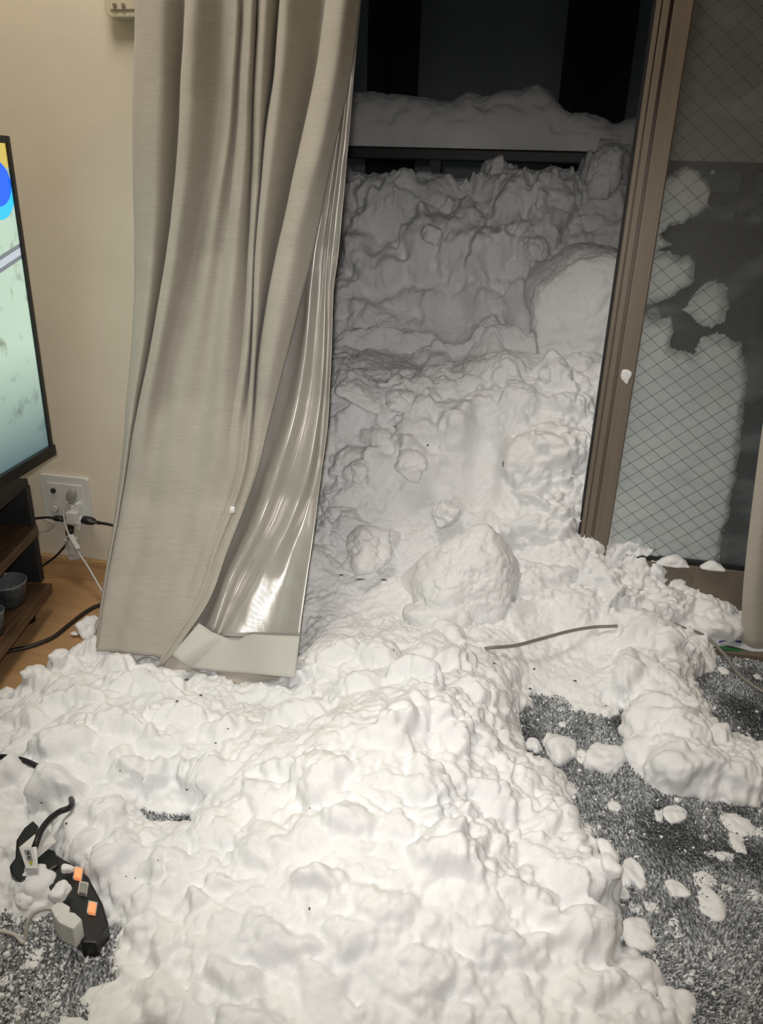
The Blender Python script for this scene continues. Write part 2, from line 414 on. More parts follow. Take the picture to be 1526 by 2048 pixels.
def base_h(X, Y):
    out = np.full(X.shape, WT[-1])
    for (cx, cy_, _), w in zip(CTRL, WT[:-1]): out -= w*np.sqrt((X-cx)**2+(Y-cy_)**2+.02**2)
    return out

def poly_sdf(X, Y, poly):
    """positive inside"""
    d = np.full(X.shape, 1e9); inside = np.zeros(X.shape, bool); n_ = len(poly)
    for i in range(n_):
        ax, ay = poly[i]; bx, by = poly[(i+1) % n_]
        ex, ey = bx-ax, by-ay; t = np.clip(((X-ax)*ex+(Y-ay)*ey)/(ex*ex+ey*ey+1e-12), 0, 1)
        d = np.minimum(d, (X-ax-t*ex)**2+(Y-ay-t*ey)**2)
        cnd = ((ay > Y) != (by > Y)) & (X < (bx-ax)*(Y-ay)/(by-ay+1e-12)+ax); inside ^= cnd
    d = np.sqrt(d); return np.where(inside, d, -d)
def fl(pts, z=0): return [tuple(atz(x, y, z))[:2] for x, y in pts]
BOUND = fl([(-220, 1560), (-60, 1440), (0, 1400), (40, 1372), (95, 1345), (130, 1312), (165, 1300), (190, 1268)])+[(-.78, -.16), (-.72, -.02), (-.72, .2), (-.9, 1.2), (1.2, 1.2), (1.2, .12), (.50, .085)]+\
    fl([(1478, 1275), (1440, 1305), (1425, 1345), (1365, 1365), (1372, 1395), (1420, 1420), (1445, 1465), (1526, 1490), (1640, 1500), (1640, 1625), (1526, 1612), (1440, 1612), (1330, 1604), (1265, 1560), (1243, 1510), (1245, 1430),
        (1235, 1448), (1180, 1448), (1130, 1425), (1070, 1405), (1045, 1430), (1040, 1490), (1052, 1530), (1100, 1545), (1150, 1580), (1150, 1640), (1185, 1700), (1225, 1770), (1240, 1840), (1248, 1900), (1300, 1940),
        (1325, 2000), (1390, 2048), (1430, 2150), (1300, 2300), (400, 2300), (80, 2200), (110, 2040), (135, 1970), (205, 1925), (222, 1885), (175, 1870), (120, 1862), (95, 1842), (60, 1850), (30, 1838), (0, 1852), (-100, 1850), (-300, 1700)])
HOLES = [fl([(283, 1632), (330, 1636), (392, 1640), (390, 1657), (350, 1656), (300, 1662)]),
         ]
# the strip's trough in the snow
STRIP = fl([(62, 1645), (100, 1690), (150, 1735), (185, 1775), (210, 1845), (190, 1885), (155, 1870), (125, 1800), (90, 1755), (40, 1755), (25, 1735), (35, 1685)])

dx = .0026
xs = np.arange(-1.12, 1.02, dx)
# row spacing shrinks where the bank rises steeply
ys = np.concatenate([np.arange(-1.16, .0, .0026), np.arange(.0, .36, .0013), np.arange(.36, .55, .0026), np.arange(.55, .93, .0018)])
NX, NY = len(xs), len(ys)
XX, YY = np.meshgrid(xs, ys)
cxs = np.arange(-1.14, 1.06, .012); cys = np.arange(-1.18, .96, .012)
CXX, CYY = np.meshgrid(cxs, cys); CH = base_h(CXX, CYY); CS = poly_sdf(CXX, CYY, BOUND)
def bil(G, X, Y):
    u = (X-cxs[0])/.012; v_ = (Y-cys[0])/.012; iu = np.clip(u.astype(int), 0, len(cxs)-2); iv = np.clip(v_.astype(int), 0, len(cys)-2); u = u-iu; v_ = v_-iv
    return G[iv, iu]*(1-u)*(1-v_)+G[iv, iu+1]*u*(1-v_)+G[iv+1, iu]*(1-u)*v_+G[iv+1, iu+1]*u*v_
BH = bil(CH, XX, YY)
SD = bil(CS, XX, YY)
for hl in HOLES:
    SD = np.minimum(SD, -poly_sdf(XX, YY, hl))
STR = poly_sdf(XX, YY, STRIP)
SD = np.minimum(SD, np.where(STR > -.03, -STR*1.6+.012, 1))
sm = lambda t: np.clip(t, 0, 1)**2*(3-2*np.clip(t, 0, 1))
edge = np.clip(SD/.05, 0, 1)**.5
floorz = .004
B0 = np.where(SD > 0, (BH-floorz)*edge+.0, SD*.35)+floorz-.010
BASE = np.where(YY > .09, BH, B0)
t_ = sm((YY-.03)/.07); BASE = B0*(1-t_)+BH*t_
PB = np.stack([XX, YY, BASE], -1)
dX = np.gradient(PB, axis=1); dY = np.gradient(PB, axis=0)
NRM = np.cross(dX, dY); NRM /= np.linalg.norm(NRM, axis=-1, keepdims=True)+1e-12
Pf = PB.reshape(-1, 3)
px_, py_, z_ = project(Pf)
vis = (px_ > -260) & (px_ < W+260) & (py_ > -200) & (py_ < H+260)
vis &= ~((Pf[:, 2] < -.03))
Nf = NRM.reshape(-1, 3)
Vp = Pf[vis]
warp = np.stack([fbm(Vp, 17, 4, 3), fbm(Vp, 17, 4, 9), fbm(Vp, 17, 4, 15)], -1)*.024
Wp = Vp+warp
rough = np.clip(.75+.75*fbm(Vp, 5.5, 2, 21), .42, 1.5)      # how lumpy each area is
D = np.zeros(len(Pf), np.float32)
sdv = SD.reshape(-1)[vis]
thin = np.clip(.35+sdv/.06, .3, 1)
big = worley(Wp, .105, 1); mid = worley(Wp+warp*.5, .05, 2); sml = worley(Wp, .021, 3); tiny = worley(Wp, .010, 4)
FIN = np.zeros(len(Pf), np.float32)
NZ1 = np.zeros(len(Pf), np.float32); NZ2 = np.zeros(len(Pf), np.float32)
NZ1[vis] = fbm(Vp, 26, 3, 50); NZ2[vis] = fbm(Vp, 90, 3, 55); NZ1 = NZ1.reshape(NY, NX); NZ2 = NZ2.reshape(NY, NX)
FIN[vis] = (worley(Vp+warp*.8, .030, 61)-.6)*.0075*np.clip(.6+.9*fbm(Vp, 7, 2, 66), .1, 1.3)+rough*(sml-.55)*.0115+(worley(Wp+warp*.3, .0135, 14)-.55)*.0062*np.clip(rough, .45, 1.2)+(worley(Vp+warp*.25, .0075, 4)-.5)*.0034+fbm(Vp, 120, 3, 30)*.0013; FIN = FIN.reshape(NY, NX)
Dv = thin*((big-.62)*.020+fbm(Vp, 9, 3, 77)*.014)+rough*((mid-.6)*.012*thin)
D[vis] = Dv
D = D.reshape(NY, NX)
# individual lumps pushed out of the sheet
def lump(px, py, rx, ry, hgt, ang=0., tilt=0., p=2.6, seed=0, world=None, sink=.0, smooth=None):
    """px,py,rx,ry in picture pixels of the sheet seen there (turned into metres on the sheet)"""
    if world is None:
        i = np.argmin(np.where(vis, (px_-px)**2+(py_-py)**2, 1e12)); sc_ = z_[i]/F; rx, ry = rx*sc_, ry*sc_
    else:
        i = np.argmin((Pf[:, 0]-world[0])**2+(Pf[:, 1]-world[1])**2)
    jr, jc = divmod(i, NX); n_ = NRM[jr, jc]; c = PB[jr, jc]
    R = max(rx, ry)*1.5; wc = int(R/dx)+2
    r0 = np.searchsorted(ys, ys[jr]-R); r1 = np.searchsorted(ys, ys[jr]+R); c0, c1 = max(0, jc-wc), min(NX, jc+wc)
    sub = PB[r0:r1, c0:c1]-c
    ex = np.array([1, 0, 0.])-n_[0]*n_; ex /= np.linalg.norm(ex); ey = np.cross(n_, ex)
    u = sub@ex; v2 = sub@ey; ca, sa = math.cos(ang), math.sin(ang); u, v2 = u*ca+v2*sa, -u*sa+v2*ca
    th = np.arctan2(v2/ry, u/rx); rs = random.Random(seed*31+int(abs(px)*7+py)); ph = [rs.uniform(0, 6.28) for _ in range(4)]
    rho = np.hypot(u/rx, v2/ry)*(1+.16*np.cos(2*th+ph[0])+.14*np.cos(3*th+ph[1])+.07*np.cos(5*th+ph[2]))*(1+.30*NZ1[r0:r1, c0:c1]+.16*NZ2[r0:r1, c0:c1])
    s = np.maximum(0, 1-rho**p)**.72
    loc = D[jr, jc]*.3
    hh = loc+hgt*s*(1+tilt*np.clip(v2/ry, -1, 1))-sink
    m2 = (s > 0)
    cur = D[r0:r1, c0:c1]
    newv = np.where(m2, np.maximum(cur, hh+.7*(cur-loc)), cur)
    D[r0:r1, c0:c1] = newv
rs = random.Random(5)
# random clumps over the drift and the bank
for k in range(700):
    px = rs.uniform(-150, 1500); py = rs.uniform(345, 2100)
    if 560 < px < 1290 or py > 1150: pass
    else: continue
    big_ = rs.random()
    r = 7+32*big_**2.6+ (6 if py > 1500 else 0)
    lump(px, py, r*rs.uniform(.9, 1.5), r*rs.uniform(.75, 1.1), r*rs.uniform(.2, .5)/1400, rs.uniform(-.7, .7), rs.uniform(-.25, .5), p=rs.uniform(2.2, 4.5), seed=k)
# the lumps that stand out in the photograph
for a in [
    # outdoors
    (770, 395, 60, 40, .06), (860, 400, 55, 45, .05), (1020, 400, 70, 55, .07), (1110, 420, 50, 60, .06), (720, 500, 40, 50, .05), (770, 540, 50, 40, .045), (980, 350, 22, 40, .05), (1215, 345, 42, 55, .09),
    (910, 480, 110, 52, .06, 0, .3), (840, 500, 44, 60, .045), (985, 510, 46, 54, .05), (930, 520, 70, 50, .05),
    (700, 610, 38, 30, .035), (760, 640, 45, 25, .03), (720, 690, 60, 30, .04), (820, 690, 50, 22, .03), (900, 700, 40, 20, .03), (1060, 480, 60, 40, .05), (1000, 690, 75, 26, .045), (1085, 745, 16, 17, .03),
    (790, 800, 42, 28, .045, -.4), (700, 770, 60, 22, .045, -.5), (840, 780, 40, 22, .02), (980, 800, 50, 24, .025), (1050, 800, 46, 30, .03), (1140, 810, 50, 32, .03), (900, 830, 50, 30, .02),
    (830, 870, 44, 34, .04), (760, 880, 45, 22, .03, -.5), (920, 870, 44, 30, .03), (700, 920, 36, 30, .035), (760, 935, 40, 34, .03), (830, 915, 34, 32, .04, .3, .3),
    (1060, 930, 62, 75, .05), (1120, 900, 50, 60, .045), (1150, 1000, 36, 70, .035), (1080, 1040, 60, 50, .03), (1180, 930, 24, 40, .03),
    (890, 1020, 36, 26, .035), (680, 1000, 44, 40, .025), (700, 1070, 54, 50, .035), (745, 1110, 48, 46, .05), (660, 1060, 24, 40, .02), (1000, 1070, 60, 24, .03, -.3),
    # between the sash and the block
    (1205, 1165, 28, 42, .04, .5), (1060, 1180, 40, 30, .03), (1110, 1150, 44, 26, .025), (1150, 1210, 60, 36, .03), (1275, 1185, 40, 20, .014), (1350, 1200, 40, 24, .014), (1447, 1190, 26, 40, .03), (1440, 1260, 40, 26, .03),
    (1060, 1240, 64, 44, .03), (1150, 1260, 60, 36, .02), (1290, 1270, 60, 50, .04), (1350, 1330, 60, 50, .02), (1250, 1210, 44, 26, .03), (1320, 1230, 44, 30, .03),
    # indoor fan
    (690, 1320, 46, 26, .035), (640, 1355, 44, 20, .022), (760, 1320, 50, 30, .03), (830, 1355, 40, 30, .035), (900, 1330, 50, 42, .035), (900, 1280, 30, 36, .03), (950, 1400, 60, 40, .025), (720, 1390, 60, 26, .03), (820, 1450, 70, 44, .04, .2),
    (780, 1490, 50, 26, .025), (600, 1440, 60, 40, .03), (640, 1560, 80, 60, .03), (860, 1580, 60, 44, .03), (900, 1480, 36, 60, .025, .6), (520, 1590, 50, 36, .02), (700, 1640, 50, 30, .022), (880, 1710, 80, 40, .035), (1000, 1620, 60, 44, .025),
    (640, 1770, 55, 26, .03, .1, .3), (400, 1815, 25, 25, .022), (440, 1780, 30, 24, .02), (760, 1820, 70, 44, .02), (1150, 1770, 50, 44, .03), (1165, 1870, 55, 50, .04), (1060, 1800, 50, 40, .025), (700, 1880, 60, 30, .02), (560, 1900, 60, 34, .02),
    (860, 1940, 70, 40, .022), (1040, 1900, 50, 34, .02), (480, 1960, 60, 36, .02), (1180, 1980, 60, 34, .02), (300, 1850, 40, 26, .015), (340, 1740, 60, 30, .02), (500, 1720, 50, 30, .016), (1100, 1660, 40, 34, .02),
    (130, 1340, 36, 22, .03), (200, 1310, 26, 20, .03), (80, 1370, 34, 22, .025), (230, 1340, 40, 26, .03), (150, 1400, 50, 30, .03), (60, 1440, 50, 30, .025), (280, 1380, 60, 34, .03), (240, 1450, 60, 34, .03), (120, 1500, 60, 34, .03), (360, 1440, 46, 30, .025),
    (440, 1470, 46, 30, .025), (300, 1540, 60, 34, .025), (110, 1580, 40, 40, .03), (200, 1640, 50, 30, .025), (420, 1560, 44, 40, .03), (550, 1400, 50, 24, .02), (230, 1720, 50, 36, .02), (30, 1560, 30, 40, .03),
    (1300, 1420, 50, 40, .02), (1370, 1460, 60, 36, .02), (1460, 1540, 60, 30, .02), (1340, 1540, 60, 26, .02), (1380, 1400, 34, 24, .02), (1440, 1470, 30, 20, .02), (1270, 1500, 36, 30, .015), (1255, 1340, 26, 60, .03)]:
    lump(*a)
for k in range(150):
    px, py = rs.uniform(600, 1280), rs.uniform(350, 860); r = rs.uniform(14, 38)
    lump(px, py, r*rs.uniform(.9, 1.5), r*rs.uniform(.7, 1.1), r*rs.uniform(.55, .95)/1100, rs.uniform(-.8, .8), rs.uniform(0, .6), p=rs.uniform(2.5, 5), seed=3000+k)
for k in range(3600):      # small crumbly knobs, grown out of the sheet
    px, py = rs.uniform(-120, 1560), rs.uniform(350, 2150)
    if py < 1120 and not 600 < px < 1290: continue
    r = (4.5+9*rs.random()**2)*(1.25 if py > 1400 else .9)
    lump(px, py, r*rs.uniform(.9, 1.4), r*rs.uniform(.8, 1.1), r*rs.uniform(.35, .7)/1500, rs.uniform(-3, 3), rs.uniform(-.2, .4), p=rs.uniform(2, 3.5), seed=9000+k)
vsm = vis.reshape(NY, NX)
# flat smooth areas (snow cut clean by the sash): groove in the face, slab right of the block
def flatten(px, py, rx, ry, ang, depth, keep=.12):
    i = np.argmin(np.where(vis, (px_-px)**2+(py_-py)**2, 1e12))
    ca, sa = math.cos(ang), math.sin(ang); u = (px_-px)*ca+(py_-py)*sa; v2 = -(px_-px)*sa+(py_-py)*ca
    w = sm(1.35-np.hypot(u/rx, v2/ry))*vis
    w = w.reshape(NY, NX)
    D[:] = D*(1-w*(1-keep))-depth*w
flatten(965, 940, 40, 110, .18, .035); flatten(860, 1000, 95, 42, -.75, .02); flatten(905, 640, 46, 55, 0, .035); flatten(1045, 640, 30, 44, -.3, .06); flatten(1150, 1330, 100, 70, 0, .004, .3)
flatten(1075, 1250, 60, 40, -.5, .0, .2)
D = D+FIN*np.clip(1-.0*D, .2, 1)
def blur(A, n_):
    for _ in range(n_):
        A = A.copy(); A[1:-1] = (A[:-2]+2*A[1:-1]+A[2:])/4; A[:, 1:-1] = (A[:, :-2]+2*A[:, 1:-1]+A[:, 2:])/4
    return A
D0 = D-FIN; outw = sm((YY-.1)/.15)
D = blur(D0, 1)*(1-outw)+blur(D0, 3)*outw+FIN*(1-.2*outw)
PD = PB+NRM*D[..., None]
PDf = PD.reshape(-1, 3)
split = np.searchsorted(ys, .085)
keep = vis & (PDf[:, 2] > -.004) & ~((Pf[:, 0] > .40) & (Pf[:, 1] > .10))
def sheet(name, r0, r1, label):
    o, _ = grid_mesh(name, PD[r0:r1].reshape(-1, 3), NX, r1-r0, M_SNOW, keep=keep.reshape(NY, NX)[r0:r1].reshape(-1))
    return tag(o, label, 'snow', kind='stuff')
sheet('snow_drift', 0, split+1, 'lumpy white snow spilled through the open window and spread over the room floor')
sheet('snow_bank', split, NY, 'tall bank of clumped snow on the balcony, rising from the window to the handrail')

_PP = PDf[keep]; _qx, _qy, _qz = project(_PP)
def surf(px, py, rad=4):
    d_ = (_qx-px)**2+(_qy-py)**2; c_ = np.where(d_ < rad*rad)[0]
    return Vector(_PP[c_[np.argmin(_qz[c_])] if len(c_) else np.argmin(d_)])
# snow ridge on the handrail
ridge = [(560, 205), (640, 190), (700, 186), (745, 182), (790, 195), (830, 192), (880, 205), (905, 206), (935, 186), (990, 190), (1030, 184), (1075, 170), (1090, 178), (1130, 222), (1170, 224), (1210, 240), (1235, 249), (1280, 236), (1330, 240), (1500, 235), (1700, 230)]
rx_ = [at(a, b_, RY).x for a, b_ in ridge]; rzz = [at(a, b_, RY).z for a, b_ in ridge]
nu, nv = 420, 70
U_ = np.linspace(-1.2, 1.4, nu); prof = np.linspace(0, math.pi, nv)
top = np.interp(U_, rx_, rzz); 
V = np.zeros((nv, nu, 3))
for j, a in enumerate(prof):
    s = math.sin(a)**.55; c = math.cos(a)
    V[j, :, 0] = U_; V[j, :, 1] = RY+.015-.058*c*(1 if c < 0 else 1); V[j, :, 2] = rz+(top-rz)*s
V = V.reshape(-1, 3)
dn = (worley(V+fbm(V, 10, 2, 3)[:, None]*.01, .05, 6)-.6)*.012+(worley(V, .02, 7)-.5)*.005
V[:, 2] += dn*(V[:, 2] > rz+.01)*1.2; V[:, 1] -= dn*.7*np.sign(RY-V[:, 1]+.0151)
o, _ = grid_mesh('snow_ridge', V, nu, nv, M_SNOW)
tag(o, 'long ridge of snow lying along the balcony handrail', 'snow', kind='stuff')

# ------------------------------------------------------------------ free blocks and clods
def chunk_mesh(name, size, seed, planes=9, pw=9, sub=4, rough=.05, lumps=.05, nvecs=None):
    bm = bmesh.new(); bmesh.ops.create_icosphere(bm, subdivisions=sub, radius=1)
    d = np.array([v.co[:] for v in bm.verts]); d /= np.linalg.norm(d, axis=1, keepdims=True)
    q = np.array([[v.index for v in f.verts] for f in bm.faces]); bm.free()
    r_ = np.random.default_rng(seed)
    if nvecs is None:
        nn = r_.normal(size=(planes, 3)); nn /= np.linalg.norm(nn, axis=1, keepdims=True); hh = r_.uniform(.72, 1.05, planes)
        nn = np.vstack([nn, [[0, 0, -1], [0, 0, 1], [1, 0, 0], [-1, 0, 0], [0, 1, 0], [0, -1, 0]]]); hh = np.append(hh, [.9]*6)
    else:
        nn = np.array([v[:3] for v in nvecs], float); hh = np.array([v[3] for v in nvecs]); nn /= np.linalg.norm(nn, axis=1, keepdims=True)
    k = (np.maximum(0, d@nn.T)/hh)**pw
    rad = k.sum(1)**(-1/pw)
    V = d*rad[:, None]*np.array(size)
    s = float(max(size)); off = seed*3.7
    f = rough*s*fbm(V+off, 1.6/s, 3, seed)+lumps*s*(worley(V+off, s*.45, seed)-.6)*1.3+lumps*.45*s*(worley(V+off, s*.18, seed+1)-.5)
    if s > .03: f = f+.0034*(worley(V+off, .013, seed+2)-.5)*2+.0016*(worley(V+off, .006, seed+3)-.5)*2
    V = V+d*f[:, None]
    me = np_mesh(name, V, q); shade(me); return me
def place(name, me, loc, rot, label, cat, group=None):
    o = link(name, me, M_SNOW); o.location = loc; o.rotation_euler = rot; return tag(o, label, cat, group)

# block in the window opening
c = at(935, 1165, -.06)
me = chunk_mesh('snow_block', (.098, .085, .098), 3, pw=8, sub=6, rough=.09, lumps=.05,
                nvecs=[(-.55, -.5, .75, .72), (.45, -.85, .3, .62), (.75, -.2, .6, .8), (-.9, -.4, .1, .95), (.1, -.75, .75, .78), (0, 0, -1, 1.1), (0, 1, .2, .9), (.95, .0, -.3, .95), (-.6, .5, .6, .95), (.3, -.6, -.7, .9), (-.4, -.7, -.5, .95)])
place('snow_block', me, c, (0, .1, 0), 'large rounded block of snow resting in the middle of the window opening', 'snow block')
c = at(880, 1245, -.10)
place('snow_block', chunk_mesh('snow_block', (.075, .06, .05), 12, pw=6, sub=5, rough=.12, lumps=.08), c, (0, 0, .4), 'low lumpy shoulder of snow at the foot of the large rounded block', 'snow block')
c = at(1155, 625, .53)
me = chunk_mesh('snow_block', (.125, .08, .17), 8, pw=14, sub=6, rough=.10, lumps=.05,
                nvecs=[(-.1, -1, .12, .86), (-.5, -.9, .5, .9), (.3, -.9, .5, .95), (-.86, -.15, -.5, .74), (-.62, -.15, .78, .84), (-.1, 0, 1, .86), (-.95, -.3, .2, .98), (1, 0, 0, 1), (0, 1, 0, 1), (0, 0, -1, 1), (.2, -.1, 1, .88)])
place('snow_block', me, c, (.1, .12, -.1), 'big flat-faced snow block leaning against the balcony heap behind the sash stile', 'snow block')
for (px, py, Yc, sz, seed, rot, lab, pwk) in (
    (738, 790, .27, (.085, .05, .022), 41, (.35, .42, .1), 'slanting snow slab beside the curtain just below the balcony ledge', 7),
    (800, 806, .30, (.032, .03, .024), 42, (.2, .1, .3), 'wedge-shaped snow chunk lying right of the slanting slab', 6),
    (1085, 745, .40, (.016, .015, .017), 43, (0, 0, 0), 'small ball of snow perched on the balcony ledge', 5),
    (826, 925, .20, (.036, .03, .03), 44, (.3, .5, .2), 'pointed snow chunk sticking out of the steep snow face', 6),
    (715, 940, .17, (.034, .026, .024), 45, (.1, -.5, 0), 'angular snow chunk near the curtain in the steep snow face', 8),
    (990, 340, .84, (.018, .018, .04), 46, (0, 0, 0), 'narrow snow spike in front of the dark handrail', 5),
    (860, 470, .72, (.03, .03, .026), 47, (0, .3, 0), 'small snow lump on the rim of the balcony mound', 6),
    (1075, 500, .70, (.034, .03, .03), 48, (0, 0, .4), 'rounded snow lump above the flat-faced block', 6),
    (890, 1022, .13, (.032, .03, .03), 49, (0, .4, 0), 'curled snow chunk just behind the large rounded block', 6)):
    c = surf(px, py); c = c+(CAM-c).normalized()*min(sz)*.55; place('snow_chunk', chunk_mesh('snow_chunk', sz, seed, pw=pwk, sub=5, rough=.12, lumps=.10), c, rot, lab, 'snow block')
c = at(1210, 345, .76)
place('snow_block', chunk_mesh('snow_block', (.05, .05, .07), 21, pw=4, sub=5, rough=.1, lumps=.06), c, (0, 0, 0), 'upright snow lump touching the dark handrail beside the sash stile', 'snow block')
c = surf(742, 1108)
place('snow_block', chunk_mesh('snow_block', (.06, .055, .05), 25, pw=4, sub=5, rough=.25, lumps=.13), c, (0, 0, .3), 'rounded snow chunk low beside the satin curtain lining', 'snow block')
c = at(1250, 752, SY-.004)
place('snow_clod', chunk_mesh('snow_clod', (.011, .009, .015), 31, sub=4, rough=.1, lumps=.05), c, (0, .3, 0), 'small snow clod stuck halfway up the bronze sash stile', 'snow')
c = at(465, 1020, -.235)
place('snow_clod', chunk_mesh('snow_clod', (.005, .004, .007), 33, sub=3), c, (0, 0, 0), 'tiny bit of snow clinging to the beige curtain front', 'snow')

CLODS = [  # px, py, radius px (x, y, height), turn, label
    (1120, 1505, 30, 36, 30, .4, 'biggest pale clod on the grey carpet gap below the snow slab'),
    (1068, 1497, 20, 15, 16, .2, 'small round clod left of the biggest one in the carpet gap'),
    (1055, 1525, 13, 20, 14, .0, 'narrow clod touching the drift edge below the small round clod'),
    (1210, 1530, 36, 30, 24, -.4, 'wide flat clod at the lower right of the carpet gap'),
    (1125, 1452, 9, 9, 9, 0, 'tiny clod just under the snow slab edge'),
    (1160, 1515, 12, 20, 9, .3, 'thin clod between the biggest clod and the wide flat one'),
    (1218, 1728, 23, 32, 24, .1, 'egg-shaped clod leaning on the right edge of the drift'),
    (1270, 1755, 20, 34, 18, .5, 'long slanting clod right of the egg-shaped one'),
    (1250, 1760, 14, 20, 14, .0, 'short clod wedged beside the long slanting clod'),
    (1240, 1790, 18, 14, 12, .2, 'low clod just below the wedged pair'),
    (1303, 1820, 16, 12, 10, 0, 'round button-like clod on the open carpet'),
    (1270, 1822, 14, 10, 8, 0, 'flattened clod left of the button-like clod'),
    (1272, 1878, 36, 28, 24, .2, 'large smooth clod at the lower right edge of the drift'),
    (1355, 1785, 26, 20, 15, .2, 'rounded clod with a hollow top on the right carpet'),
    (1420, 1812, 36, 30, 12, -.6, 'broad flat flake, widest on the right carpet'),
    (1410, 1765, 26, 15, 8, .3, 'pointed thin flake above the broad flat one'),
    (1447, 1778, 18, 8, 7, -.5, 'sliver of snow right of the pointed flake'),
    (1510, 1797, 17, 12, 8, -.3, 'oval flake at the right border of the picture'),
    (1348, 1860, 12, 20, 8, .2, 'upright jagged flake below the hollow-topped clod'),
    (1345, 1905, 20, 18, 6, .3, 'forked flake pointing down on the lower carpet'),
    (1428, 1903, 9, 19, 5, -.5, 'narrow isolated sliver on the dark lower carpet'),
    (1345, 2015, 44, 34, 20, -.3, 'wedge-shaped clod at the bottom border beside the drift'),
    (1228, 1617, 16, 12, 9, -.2, 'small clod alone on the carpet below the gap'),
    (1212, 1600, 6, 8, 4, .4, 'tiny chip just above the lone small clod'),
    (1180, 1665, 15, 15, 8, .5, 'triangular clod close to the drift on the upper carpet'),
    (1347, 1632, 22, 26, 8, -.6, 'leaf-shaped greyish flake under the right snow lobe'),
    (1318, 1635, 9, 14, 6, .0, 'little clod left of the leaf-shaped flake'),
    (1463, 1605, 28, 12, 9, .1, 'wide flake just below the right snow lobe'),
    (1472, 1650, 32, 30, 8, .2, 'spread patch of trodden snow near the right border'),
    (1475, 1690, 14, 24, 9, .0, 'vertical lump below the trodden patch'),
    (1450, 1718, 20, 11, 8, .0, 'curved flake at the end of the snow trail'),
    (1422, 1710, 12, 8, 6, .3, 'small flake left of the curved one'),
    (1518, 1668, 14, 13, 7, .0, 'clod cut by the right border beside the trodden patch'),
    (1406, 1674, 11, 7, 4, -.1, 'flat chip in the middle of the right carpet'),
    (1505, 1570, 22, 14, 9, .0, 'soft clod below the tip of the right lobe'),
    (1446, 1345, 11, 12, 9, .2, 'small clod on the carpet under the grey cable'),
    (1492, 1318, 12, 8, 7, .2, 'little flake near the foot of the right curtain'),
    (1515, 1357, 10, 6, 5, .0, 'tiny flake right of the grey cable'),
    (1475, 1333, 8, 6, 5, .0, 'speck-like flake between cable and right curtain'),
    (1425, 1452, 18, 16, 13, .3, 'round knob on the upper rim of the right lobe'),
    (1385, 1406, 16, 13, 11, .3, 'knob of snow bulging out of the right lobe'),
    (178, 1258, 14, 26, 22, .0, 'snow lump pressed against the left edge of the curtain'),
    (150, 1268, 9, 5, 3, .0, 'thin flake on the wooden floor'),
    (120, 1318, 17, 15, 14, .0, 'bumpy clod at the drift edge on the wooden floor'),
    (52, 1345, 12, 12, 10, .0, 'small ball at the upper left rim of the drift'),
    (10, 1390, 16, 14, 12, .0, 'ball of snow at the left border by the wooden floor'),
    (175, 1905, 18, 13, 11, .1, 'loaf-shaped clod below the black power strip'),
    (10, 1965, 15, 13, 8, .0, 'flat clod at the left border on the dark carpet'),
    (130, 1932, 10, 9, 7, .0, 'little clod on the dark carpet left of the loaf-shaped one'),
    (45, 2025, 15, 16, 8, .0, 'clod at the bottom left corner'),
    (75, 1835, 14, 12, 8, .0, 'rounded clod beside the white cable'),
    (84, 1788, 22, 18, 16, .0, 'fluffy snow heap left of the white adapter'),
    (50, 1800, 22, 20, 15, .0, 'fluffy snow clod lower left of the power strip'),
    (122, 1790, 18, 16, 20, .0, 'snow heaped on top of the white adapter'),
    (70, 1920, 18, 20, 8, .4, 'crumbly patch on the dark carpet at lower left'),
    (135, 1740, 13, 8, 9, .2, 'strip of snow lying across the black power strip'),
]
for k, (px, py, ra, rb, rh_, tn, lab) in enumerate(CLODS):
    zc = .006
    p = atz(px, py, zc); s = (p-CAM).dot(FWD)/F
    a, b2, h2 = ra*s, rb*s*1.25, rh_*s*.8
    if k >= 51 and k != 54: p = atz(px, py, .02)
    if lab.startswith('snow heaped'): p = atz(px, py, .05)
    if lab.startswith('strip of snow'): p = atz(px, py, .045); b2 *= .8
    if lab.startswith(('round knob', 'knob', 'egg', 'small ball at', 'ball of', 'bumpy')): p = surf(px, py)
    if lab.startswith('NO') or lab.startswith('round knob'): p = atz(px, py, .015)
    me = chunk_mesh('snow_clod', (a, b2, h2), 100+k, planes=7, pw=6, sub=4 if ra > 11 else 3, rough=.13, lumps=.09)
    nm = 'snow_flake' if rh_ < 9.5 else 'snow_clod'
    place(nm, me, (p.x, p.y, p.z+h2*.35), (0, 0, tn), lab, 'snow', 'loose snow clods on the floor')

# fine crumbs scattered on the carpet
def crumbs(name, n_, seed, label):
    r_ = np.random.default_rng(seed)
    base = bmesh.new(); bmesh.ops.create_icosphere(base, subdivisions=1, radius=1)
    bv = np.array([v.co[:] for v in base.verts]); bf = np.array([[v.index for v in f.verts] for f in base.faces]); base.free()
    Vs, Fs = [], []; cnt = 0
    while cnt < n_:
        if r_.random() < .55: q = (r_.uniform(1030, 1560), r_.uniform(1290, 2070))
        else: q = (r_.uniform(-40, 300), r_.uniform(1760, 2080))
        p = atz(q[0], q[1], .01); sd = poly_sdf(np.array([p.x]), np.array([p.y]), BOUND)[0]
        if sd > .004 or r_.random() > math.exp(sd/.05)+(.30 if q[0] < 300 else .05): continue
        s = r_.gamma(1.3, .0008)+.0005; s = min(s, .006)
        rot = np.linalg.qr(r_.normal(size=(3, 3)))[0]
        v = bv*(1+r_.uniform(-.25, .25, (len(bv), 1)))*s*np.array([1, r_.uniform(.6, 1.3), .6]); v = v@rot.T
        v = v+np.array([p.x, p.y, .010+s*.3]); Vs.append(v); Fs.append(bf+len(bv)*cnt); cnt += 1
    me = np_mesh(name, np.concatenate(Vs), np.concatenate(Fs)); shade(me); o = link(name, me, M_SNOW)
    return tag(o, label, 'snow', kind='stuff')
